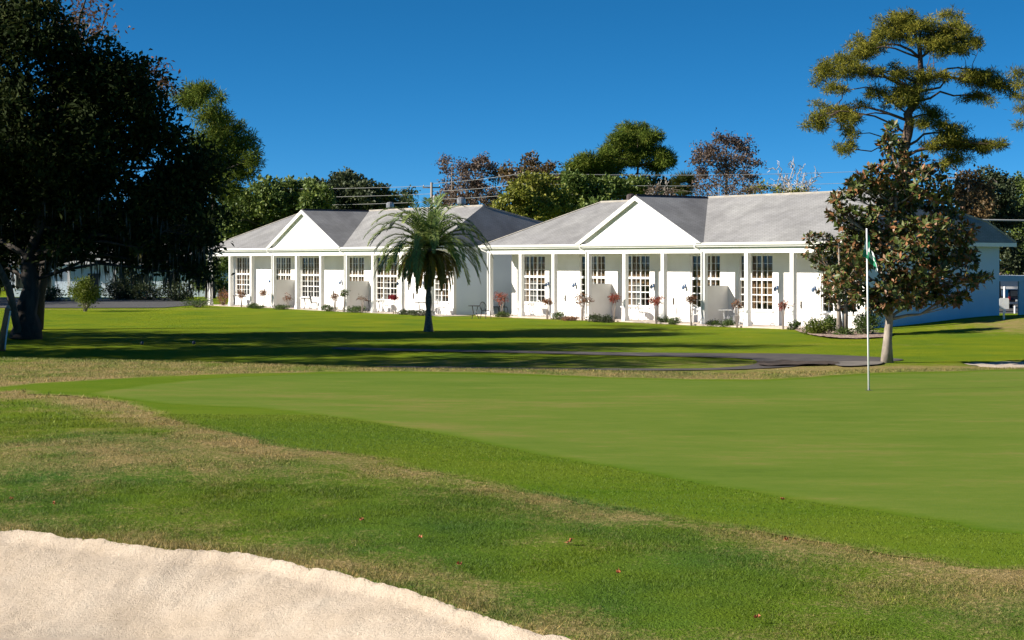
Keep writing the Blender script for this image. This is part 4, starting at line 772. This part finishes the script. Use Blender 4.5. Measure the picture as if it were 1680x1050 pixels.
for (px, py, rx, rz, lm, n, lab) in [
    (824, 519, .5, .20, 'lf_shrub', 700, 'low tuft beside the first column of the right lodge'), (916, 523, .42, .26, 'lf_shrub', 700, 'small green shrub at the third column of the right lodge'), (934, 525, .5, .18, 'lf_redbrown', 600, 'low brown shrub before the left door of the right lodge'),
    (976, 527, .5, .26, 'lf_dark', 900, 'dark green shrub at the foot of the first downspout column, right lodge'), (995, 528, .55, .26, 'lf_dark', 900, 'dark green shrub left of the red fan stemmed plant'), (1089, 529.5, .42, .24, 'lf_shrub', 700, 'green shrub at the sixth column foot, right lodge'),
    (1106, 531, .45, .22, 'lf_shrub', 700, 'green shrub before the middle door of the right lodge'), (1172, 534, .42, .18, 'lf_shrub', 600, 'flat green shrub right of the second partition, right lodge'), (1194, 535, .45, .24, 'lf_shrub', 700, 'green shrub before the white chairs of the right lodge'),
    (1303, 541, .38, .26, 'lf_shrub', 800, 'small clipped green shrub at the left tip of the mulch bed'), (1338, 549, .62, .46, 'lf_lime', 2600, 'bright rounded shrub in the mulch bed left of the small magnolia'), (1364, 545, .55, .42, 'lf_shrub', 2000, 'green shrub behind the bright one in the mulch bed'),
    (1420, 549.5, .75, .62, 'lf_shrub', 3200, 'largest dark green shrub at the corner of the right lodge'), (1384, 551, .5, .22, 'lf_shrub', 900, 'low green shrub at the front of the mulch bed'),
    (416, 504.5, .55, .24, 'lf_shrub', 700, 'green shrub right of the second column of the left lodge'), (425, 505, .45, .18, 'lf_shrub', 500, 'flat green shrub before the left door of the left lodge'), (462, 506.5, .75, .2, 'lf_shrub', 800, 'long low shrub before the first partition of the left lodge'),
    (539, 509.5, .6, .26, 'lf_shrub', 800, 'green shrub before the middle door of the left lodge'), (582, 511.5, .85, .26, 'lf_shrub', 1100, 'long green shrub before the second partition of the left lodge'), (325, 503, 1.3, .45, 'lf_shrub', 1800, 'spreading green shrub left of the left lodge porch'),
    (366, 500.5, .5, .7, 'lf_redbrown', 900, 'brown upright shrub between the first two columns of the left lodge'),
    (665, 515, .6, .2, 'lf_dark', 700, 'dark low shrub left of the date palm trunk'), (690, 516.5, .9, .26, 'lf_dark', 1100, 'dark low spreading shrub behind the date palm trunk')]:
    shrub(lab, px, py+(1.3 if px < 1300 else 0), rx, rz, lm, n)
shrub('sunlit round yellow green shrub with pale stems on the lawn under the oak', 140, 511, 1.1, .95, 'lf_lime', 4200, .15, None, 'round_shrub', 1, 1.35)
for (px, py, rx, rz, lab) in [(75, 494, 1.6, .8, 'dark hedge shrub by the shaded cottage, furthest left'), (190, 492, 1.4, 1.1, 'dark tall shrub before the shaded cottage gable'), (235, 492.5, 1.6, .9, 'dark shrub before the right half of the shaded cottage'), (295, 494, 1.9, 1.0, 'dark loose shrub at the right end of the shaded cottage'), (212, 491.5, 1.0, 1.6, 'dark narrow shrub between two others at the shaded cottage')]:
    shrub(lab, px, py, rx, rz, 'lf_dark', 1800, .22, 'shrubs along the shaded cottage')
# ------------------------------------------------------------------ shaded cottage behind the oak
ct = empty('cottage', (wp(205, 488, 156).x, 156, 0), 0, 'pale cottage in deep shade across the road, seen under the oak', 'building')
MB().box(-10.5, 8.5, 0, 7, -.3, 2.75).build('wall', M['stucco_shade_blue'], ct)  # cottage walls carry the blue of deep shade in their colour
mb = MB(); mb.box(-11, 9, -.5, 7.5, 2.752, 2.98); mb.build('fascia', M['trim_white'], ct)
mb = MB(); mb.add([(-11.1, -.6, 2.985), (9.1, -.6, 2.985), (9.1, 3.5, 5.0), (-11.1, 3.5, 5.0), (9.1, 7.6, 2.985), (-11.1, 7.6, 2.985)], [(0, 1, 2, 3), (3, 2, 4, 5), (0, 3, 5), (1, 4, 2)]); mb.build('roof', M['roof'], ct)
mb = MB(); mb.prism([(-5.2, 2.99), (-.6, 2.99), (-2.9, 4.2)], 'y', -.75, -.62); mb.build('gable', M['trim_white'], ct)
for u in (-9.5, -7.2, 1.6, 4.4, 6.6):
    wf = MB(); wf.box(u-.55, u+.55, -.05, -.003, .7, 2.2); o = wf.build('window', M['trim_white'], ct); MB().box(u-.45, u+.45, -.07, -.0505, .8, 2.1).build('pane', M['car_glass'], o)
for u in (-5, -.8): MB().box(u-.12, u+.12, -.55, -.31, 0, 2.75).build('column', M['trim_white'], ct)
d = MB().box(-3.4, -2.4, -.05, -.003, .05, 2.15).build('door', M['dark_metal'], ct); MB().box(-2.55, -2.5, -.1, -.0505, 1.0, 1.15).build('handle', M['handle_metal'], d)
mb = MB(); c0, c1 = g0(-700, 490.6), g0(302, 490.8); mb.box(c0[0], c1[0], c0[1]-.1, c0[1]+.12, -.1, .15); tag(mb.build('kerb', M['concrete']), kind='structure')
# ------------------------------------------------------------------ canopy, vehicle, sign, bollard at far right
cz = empty('walkway_canopy', (26.75, 90.2, 0), 0, 'flat walkway canopy on posts coloured shade blue beside the right lodge', 'canopy')
MB().box(-1.3, 7, -.1, 2.0, 2.22, 2.52).build('canopy_roof', M['stucco_shade_blue'], cz)  # canopy colour includes the blue of the shade it stands in
for (x, y) in ((.18, .05), (4.1, .05), (4.9, 1.85)): MB().box(x-.15, x+.15, y-.12, y+.12, -.4, 2.218).build('post', M['stucco_shade_blue'], cz)
def car(label, X, Y, rz):
    r = empty('parked_car', (X, Y, gz(X, Y)+.03), rz, label, 'car'); s = MB()
    prof = [(-2.2, .35), (-2.25, .75), (-2.15, 1.0), (-1.95, 1.45), (-1.7, 1.66), (.2, 1.68), (.9, 1.10), (2.0, .95), (2.2, .7), (2.2, .35)]
    n = len(prof); vs = []
    for side, wf in ((-1, 1), (1, 1)):
        for (x, z) in prof: vs.append((x, side*(.90 if z < 1.05 else .74), z))
    s.add(vs, [tuple(range(n)), tuple(range(2*n-1, n-1, -1))]+[(i, n+i, n+(i+1) % n, (i+1) % n) for i in range(n)]); s.build('body', M['car_black'], r)
    MB().add([(-2.165, -.66, 1.06), (-2.165, .66, 1.06), (-1.93, .62, 1.56), (-1.93, -.62, 1.56)], [(0, 1, 2, 3)]).build('rear_window', M['car_glass'], r)
    MB().box(-2.30, -2.256, -.26, .26, .62, .78).build('number_plate', M['trim_white'], r)
    for sy in (-1, 1):
        MB().box(-2.28, -2.20, sy*.86-.10 if sy > 0 else sy*.86-.04, sy*.86+.04 if sy > 0 else sy*.86+.10, .75, 1.05).build('tail_light', M['tail_red'], r)
        for x in (-1.35, 1.35):
            t = MB(); t.tube([(x, sy*.70, .33), (x, sy*.92, .33)], .33, 16); o = t.build('wheel', M['rubber'], r); MB().tube([(x, sy*.915, .33), (x, sy*.93, .33)], .19, 12).build('rim', M['vent_metal'], o)
        MB().add([(-1.6, sy*.80, 1.1), (.55, sy*.80, 1.12), (.1, sy*.745, 1.58), (-1.5, sy*.745, 1.58)], [(0, 1, 2, 3)]).build('side_window', M['car_glass'], r)
    MB().box(-2.32, -2.256, -.85, .85, .40, .58).build('bumper', M['vent_metal'], r)
cX, cY = wp(1654, 490, 152).x, 152
car('black estate car parked beyond the walkway canopy, seen from behind', cX, cY, math.pi/2+.12)
# a pale building across the car park
pbld = empty('garage', (wp(1690, 480, 176).x, 176, -.9), 0, 'pale low garage across the car park at far right', 'building')
MB().box(-7, 12, 0, 6, 0, 2.6).build('wall', M['stucco'], pbld); MB().box(-7.3, 12.3, -.4, 6.4, 2.602, 2.8).build('roof', M['roof'], pbld); MB().box(3, 6, -.04, -.003, 0, 2.2).build('door', M['trim_white'], pbld)
sx_, sy_ = gp(1647, 524)
sg = empty('sign', (sx_, sy_, gz(sx_, sy_)), 0, 'small blank white sign board on a white post by the end wall', 'sign'); MB().box(-.04, .04, -.03, .03, -.1, .62).build('post', M['pole_white'], sg)
mb = MB(); mb.prism([(-.23, .50), (.23, .50), (.23, .97), (.19, 1.03), (-.19, 1.03), (-.23, .97)], 'y', -.055, -.032); mb.build('board', M['pole_white'], sg)
bx_, by_ = wp(1665, 505, 118).x, 118
tag(MB().lathe([(.07, -.05), (.07, .8), (.055, .86), (.02, .88)], n=12).build('bollard', M['pole_white'], None, (bx_, by_, gz(bx_, by_))), 'white round topped bollard in front of the parked car', 'bollard')
bx_, by_ = wp(1648, 505, 136).x, 136
tag(MB().lathe([(.09, -.05), (.09, 2.1), (.07, 2.15), (.02, 2.17)], n=12).build('bollard', M['pole_white'], None, (bx_, by_, gz(bx_, by_))), 'taller white post left of the parked car', 'bollard')
# ------------------------------------------------------------------ flagstick, post, markers
fx, fy = gp(1425.5, 641.5); fz = gz(fx, fy)+.01; s = fy/F; H = 265.5*s
fl = empty('flagstick', (fx, fy, fz), 0, 'white flagstick with hanging green and white striped flag on the green', 'flagstick')
lean = -3.5*s
MB().tube([(0, 0, -.08), (lean*.5, 0, H*.5), (lean, 0, H)], [.0135, .013, .0115], 10).build('pole', M['pole_white'], fl, smooth=True)
tag(MB().lathe([(.054, .0005), (.054, .0015)], n=24).build('cup', M['vent_dark'], fl), None)
def flag():
    nr, nc = 30, 26; W, Hh = .42, .33; vs = []; cols = []
    # limp cloth: the fly edge falls down and gathers into folds beside the pole
    for i in range(nc+1):
        s_ = i/nc
        for j in range(nr+1):
            t = j/nr; drop = .37*s_**1.15; x = .008+.075*s_+.05*s_*t-.075*(1-s_)*t*math.exp(-(s_/.2)**2)+.026*math.sin(9*s_+1.5*t)*min(1, s_*5)+.03*s_*t; y = .05*math.sin(s_*14+t*1.6)*s_**.5*.8-.025*math.exp(-(s_/.15)**2)*t
            vs.append((lean+x, y, H-.06-Hh*t*(1-.35*s_)-drop))
    m = nr+1; g = MB(); wmb = MB(); band = 3
    def stripe(i, j): return ((j*band)//nr) % 2 == 0
    fg = [(i*m+j, (i+1)*m+j, (i+1)*m+j+1, i*m+j+1) for i in range(nc) for j in range(nr) if stripe(i, j) == (i < 17)]
    fw = [(i*m+j, (i+1)*m+j, (i+1)*m+j+1, i*m+j+1) for i in range(nc) for j in range(nr) if stripe(i, j) != (i < 17)]
    g.add(vs, fg+fw); o = g.build('flag', M['flag_green'], fl, smooth=True); o.data.materials.append(M['flag_white'])
    o.data.polygons.foreach_set('material_index', [0]*len(fg)+[1]*len(fw)); o.data.update()
flag()
X, Y = gp(4, 576); po = empty('wooden_post', (X, Y, gz(X, Y)), 0, 'leaning weathered brown wooden post with white painted side at the left edge', 'post'); s = Y/F
mb = MB(); mb.tube([(0, 0, -.15), (.06*.7, 0, 35*s), (9*s, 0, 70*s)], [.11, .105, .10], 10); mb.build('shaft', M['post_wood'], po, smooth=True)
mb = MB(); mb.tube([(9*s, 0, 70*s), (9.6*s, 0, 75*s)], [.102, .04], 10); mb.build('cap', M['pole_wood'], po, smooth=True)
mb = MB(); mb.tube([(4*s, -.03, 3*s), (8*s, -.03, 34*s), (13.5*s, -.03, 66*s)], [.028, .030, .028], 8); mb.build('painted_edge', M['pole_white'], po)
for (px, py, lab) in ((233, 566, 'small blue tee marker in the shade, left one'), (318, 565, 'small blue tee marker in the shade, right one')):
    X, Y = g0(px, py); tag(MB().lathe([(.04, -.02), (.06, .02), (.065, .08), (.05, .13), (.02, .15)], n=12).build('tee_marker', M['marker_blue'], None, (X, Y, gz(X, Y)), True), lab, 'marker', 'tee markers')
# fallen leaves on the rough
for i, (px, py, lab) in enumerate([(936, 896, 'bright orange fallen leaf on the rough below the collar'), (1016, 946, 'rust fallen leaf right of the brightest one'), (690, 889, 'small orange fallen leaf above the bunker lip'), (753, 934, 'fallen leaf close to the bunker lip at its middle'), (1290, 893, 'orange fallen leaf on the straw strip at right'),
                                   (88, 832, 'pale fallen leaf on the left rough'), (593, 860, 'brown fallen leaf on the rough above the bunker'), (1243, 1023, 'fallen leaf at the bottom edge, right of centre'), (18, 825, 'rust fallen leaf near the left edge'), (1284, 826, 'small fallen leaf lying on the putting green front edge')]):
    X, Y = gp(px, py); g = MB(); r = .019 if i else .036; k = 7
    g.add([(0, 0, .012)]+[(math.cos(t*2*math.pi/(2*k))*r*(1 if t % 2 else .45), math.sin(t*2*math.pi/(2*k))*r*(1 if t % 2 else .45), .004+.02*((t*7) % 3)/2) for t in range(2*k)], [(0, 1+t, 1+(t+1) % (2*k)) for t in range(2*k)])
    o = g.build('fallen_leaf', M['leaf_orange'], None, (X, Y, gz(X, Y)+.022)); o.rotation_euler = (RNG.uniform(-.5, .5)+.45, RNG.uniform(-.4, .4), RNG.uniform(0, 6)); tag(o, lab, 'leaf', 'fallen leaves')
# ------------------------------------------------------------------ utility poles and wires
def upole(label, x, ytop, Z, arms):
    t = wp(x, ytop, Z); r = empty('utility_pole', (t.x, Z, gz(t.x, Z)), 0, label, 'utility pole', 'utility poles'); MB().tube([(0, 0, -.3), (0, 0, t.z)], [.17, .12], 9).build('shaft', M['pole_wood'], r, smooth=True)
    for za in arms:
        MB().box(-.9, .9, .13, .23, t.z-za-.06, t.z-za+.06).build('crossarm', M['pole_wood'], r)
        for xi in (-.8, 0, .8): MB().lathe([(.05, 0), (.07, .08), (.04, .2)], (xi, .18, t.z-za+.06), 8).build('insulator', M['vent_metal'], r)
    MB().lathe([(.2, 0), (.26, .1), (.26, .8), (.2, .9)], (.35, 0, t.z-2.2), 12).build('transformer', M['vent_metal'], r)
    return t
upole('weathered utility pole behind the left lodge roof, beside the date palm crown', 708, 299, 170, (.5,))
upole('utility pole hidden in the yellow green tree between the lodges', 859, 279, 168, (.5,))
upole('utility pole behind the magnolia at the right lodge ridge', 1569, 268, 166, (.5,))
upole('utility pole behind the dark oak at far left', 60, 292, 176, (.5,))
def wire(label, a, b, sag, r=.022):
    a, b = Vector(a), Vector(b); pts = []
    for i in range(25):
        t = i/24; p = a.lerp(b, t); p.z -= sag*4*t*(1-t); pts.append(p)
    tag(MB().tube(pts, r, 5).build('overhead_wire', M['wire']), label, 'wire', 'overhead wires')
for j, (yl, ya, yb, yc) in enumerate(((296, 305, 284, 284), (312, 318, 301, 301), (325, 331, 317, 318))):
    nm = ['top', 'middle', 'lowest'][j]
    wire(f'{nm} wire between the far left pole and the pole by the date palm', wp(60, yl, 176), wp(708, ya, 170), .55)
    wire(f'{nm} wire rising from the pole by the date palm to the yellow green tree', wp(708, ya-4, 170), wp(859, yb, 168), .12)
    wire(f'{nm} wire passing behind the right lodge ridge to the pole behind the magnolia', wp(859, yb, 168), wp(1569, yc-10+j*2, 166), .45)
wire('thin upper wire right of the pole behind the magnolia', wp(1569, 326, 166), wp(1860, 322, 170), .1, .03); wire('thin lower wire right of the pole behind the magnolia', wp(1569, 337, 166), wp(1860, 336, 170), .1, .02)
wire('thick pale cable crossing behind the right end of the right lodge roof', wp(1569, 360, 120), wp(1860, 363, 124), .03, .06)
# ------------------------------------------------------------------ light, sky, camera
EL = 27.5; sd = Vector((.98, .20, 0)).normalized()*math.cos(rad(EL)); d = Vector((sd.x, sd.y, -math.sin(rad(EL))))
sun = bpy.data.lights.new('sun', 'SUN'); sun.energy = 5.0; sun.angle = rad(.5); sun.color = (1, .92, .80); so = bpy.data.objects.new('sun', sun); so.rotation_euler = d.to_track_quat('-Z', 'Y').to_euler(); COL.objects.link(so)
w = bpy.data.worlds.new('World'); SC.world = w; w.use_nodes = True; nt = w.node_tree; sky = nt.nodes.new('ShaderNodeTexSky'); sky.sky_type = 'NISHITA'; sky.sun_disc = False
sky.sun_elevation = rad(EL); sky.sun_rotation = math.atan2(-sd.x, -sd.y) % (2*math.pi); sky.altitude = 2600; sky.air_density = .52; sky.dust_density = 0.0; sky.ozone_density = 10.0
hs = nt.nodes.new('ShaderNodeHueSaturation'); hs.inputs['Hue'].default_value = .483; hs.inputs['Saturation'].default_value = 1.09; hs.inputs['Value'].default_value = .93
nt.links.new(sky.outputs[0], hs.inputs['Color']); nt.links.new(hs.outputs[0], nt.nodes['Background'].inputs[0]); nt.nodes['Background'].inputs[1].default_value = .064
cam = bpy.data.cameras.new('camera'); cam.sensor_width = 36; cam.lens = 36*F/1680; cam.shift_y = -(525-HY)/1680; cam.clip_start = .1; cam.clip_end = 6000
co = bpy.data.objects.new('camera', cam); co.location = (0, 0, CH); co.rotation_euler = (math.pi/2, 0, 0); COL.objects.link(co); SC.camera = co
SC.view_settings.view_transform = 'Standard'; SC.view_settings.look = 'None'; SC.view_settings.exposure = 1.0; SC.view_settings.gamma = 1
SC.cycles.max_bounces = 6; SC.cycles.diffuse_bounces = 3; SC.cycles.transparent_max_bounces = 8
